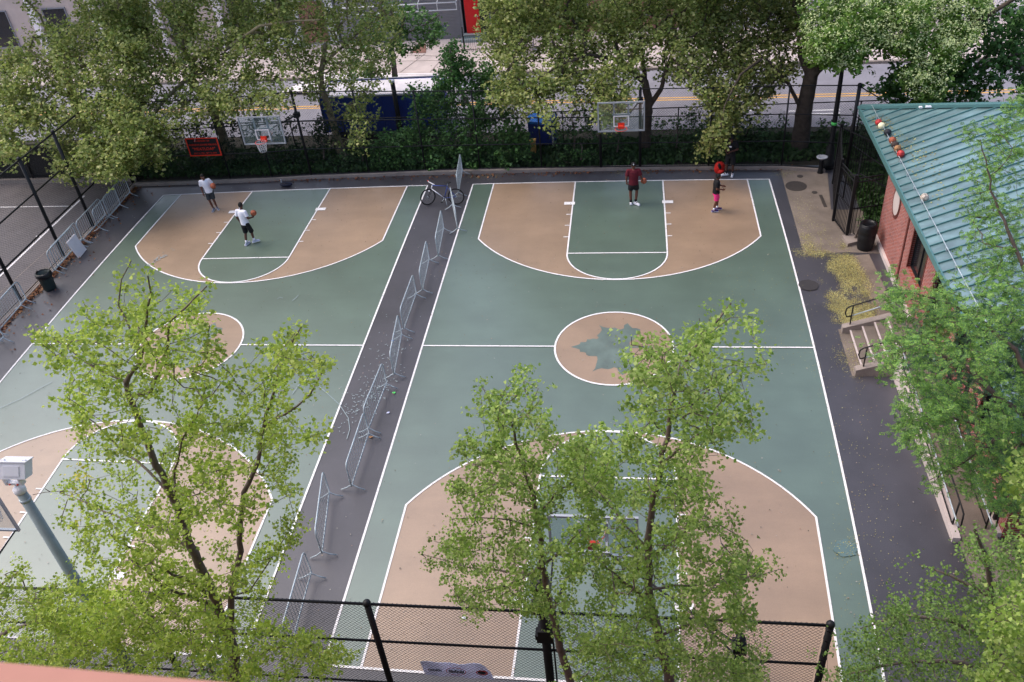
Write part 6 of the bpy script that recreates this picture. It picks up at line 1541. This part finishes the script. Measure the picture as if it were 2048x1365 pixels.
# understorey shrubs
def bush(label, poly, y, jit, n, mat, seed, base=None, size=.10, per=1.25, name='bush'):
    u = sum(p[0] for p in poly)/len(poly); v = max(p[1] for p in poly)
    c = GY(u, v, y); b = (c[0], c[1])
    make_tree(name, label, b, [([(b[0], b[1], 0), (b[0]+.1, b[1], .8), (b[0], b[1], max(1.0, GY(u, min(p[1] for p in poly)+15, y)[2]))], .05, .02)], [(poly, n, y, jit)], M[mat], M['bark_dk'], size, per, .13, 6, .08, seed, kind='bush', lo=-.1, crown='foliage')
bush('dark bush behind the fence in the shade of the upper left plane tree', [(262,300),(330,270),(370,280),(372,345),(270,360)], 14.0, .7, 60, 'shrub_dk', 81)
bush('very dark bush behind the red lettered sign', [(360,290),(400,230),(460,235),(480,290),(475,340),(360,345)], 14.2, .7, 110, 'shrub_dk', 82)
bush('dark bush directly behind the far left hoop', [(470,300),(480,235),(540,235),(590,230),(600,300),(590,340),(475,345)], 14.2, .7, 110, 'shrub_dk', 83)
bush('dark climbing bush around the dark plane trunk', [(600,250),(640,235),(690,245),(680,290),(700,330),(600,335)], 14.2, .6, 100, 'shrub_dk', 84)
bush('dim bush below the blue container', [(680,280),(740,270),(770,290),(765,345),(690,345)], 13.8, .5, 70, 'shrub', 85)
bush('bush beside the bright blue street box', [(1105,230),(1150,215),(1195,225),(1200,300),(1190,330),(1100,320),(1095,270)], 14.3, .6, 110, 'shrub', 86)
bush('low pale green bush at the fence foot left of the plane trunk', [(1120,320),(1150,295),(1195,300),(1215,330),(1130,337)], 13.3, .3, 45, 'linden', 87)
bush('bush between the fence posts below the far right backboard', [(1200,270),(1240,262),(1262,290),(1262,330),(1205,333)], 14.0, .5, 55, 'shrub', 88)
bush('leafy bush right of the plane trunk behind the fence', [(1300,250),(1330,235),(1400,240),(1410,320),(1310,330)], 14.4, .6, 90, 'shrub', 89)
bush('bushy vine mass behind the person in black', [(1360,215),(1420,225),(1500,245),(1560,260),(1560,305),(1400,320)], 14.8, .5, 130, 'shrub', 90)
bush('strip of vines climbing the low street fence by the big trunk', [(1400,232),(1575,232),(1580,275),(1500,300),(1400,290)], 15.5, .12, 110, 'shrub', 91, name='climbing_vine')
bush('vines on the low street fence between big trunk and lamp post', [(1635,232),(1745,236),(1755,300),(1640,300)], 15.5, .12, 80, 'shrub', 92, name='climbing_vine')
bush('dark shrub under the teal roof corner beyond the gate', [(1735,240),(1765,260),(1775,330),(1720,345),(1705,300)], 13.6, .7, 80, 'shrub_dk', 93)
bush('small green weed beside the gate foot and the ribbed bin', [(1700,478),(1712,474),(1714,488),(1702,490)], 6.4, .08, 10, 'linden', 94, size=.05, name='weed')
C = nblade(17000, -26, 10.8, 12.95, 15.6); C[:, 2] = rng.uniform(.02, .16, len(C))
Dg = np.tile(np.array([0, 0, 1.0]), (len(C), 1))+rng.normal(size=(len(C), 3))*.25
tag(leaf_object('grass', C, .13, M['grass'], el=2.2, flat=.1, D=Dg), kind='stuff')
C = nblade(6000, 9.3, 13, 6.8, 12.5); C[:, 2] = rng.uniform(.02, .12, len(C)); Dg = Dg[:6000]
tag(leaf_object('grass_by_building', C, .13, M['grass'], el=2.2, flat=.1, D=Dg), kind='stuff')

# ---------------------------------------------------------------- camera, light, render
cam_d = bpy.data.cameras.new('camera'); cam = bpy.data.objects.new('camera', cam_d); COL.objects.link(cam)
mw = Matrix(((_r[0], _u[0], -_fw[0], CX), (_r[1], _u[1], -_fw[1], CY), (_r[2], _u[2], -_fw[2], CZ), (0, 0, 0, 1)))
cam.matrix_world = mw
cam_d.sensor_width = 36; cam_d.lens = FPX/2048*36; cam_d.clip_start = 0.1; cam_d.clip_end = 500
cam_d.dof.use_dof = True; cam_d.dof.focus_distance = 27.0; cam_d.dof.aperture_fstop = 5.0
SC.camera = cam
w = bpy.data.worlds.new("World"); SC.world = w; w.use_nodes = True
nt = w.node_tree; bg = nt.nodes['Background']
sky = nt.nodes.new('ShaderNodeTexSky'); sky.sky_type = 'NISHITA'; sky.sun_disc = False
SUN_EL, SUN_AZ = math.radians(56), math.radians(-80)
sky.sun_elevation = SUN_EL; sky.sun_rotation = SUN_AZ; sky.air_density = 1.0; sky.dust_density = 4.0; sky.ozone_density = 1.0
nt.links.new(sky.outputs[0], bg.inputs[0]); bg.inputs[1].default_value = 0.15
sl = bpy.data.lights.new('sun', 'SUN'); sl.energy = 0.5; sl.angle = math.radians(40); sl.color = (1.0, 0.955, 0.90)
so = bpy.data.objects.new('sun', sl); COL.objects.link(so)
dvec = Vector((math.sin(SUN_AZ)*math.cos(SUN_EL), math.cos(SUN_AZ)*math.cos(SUN_EL), math.sin(SUN_EL)))
so.rotation_euler = dvec.to_track_quat('Z', 'Y').to_euler()
SC.view_settings.view_transform = 'Standard'; SC.view_settings.look = 'None'
SC.view_settings.exposure = 0.93; SC.view_settings.gamma = 1.0
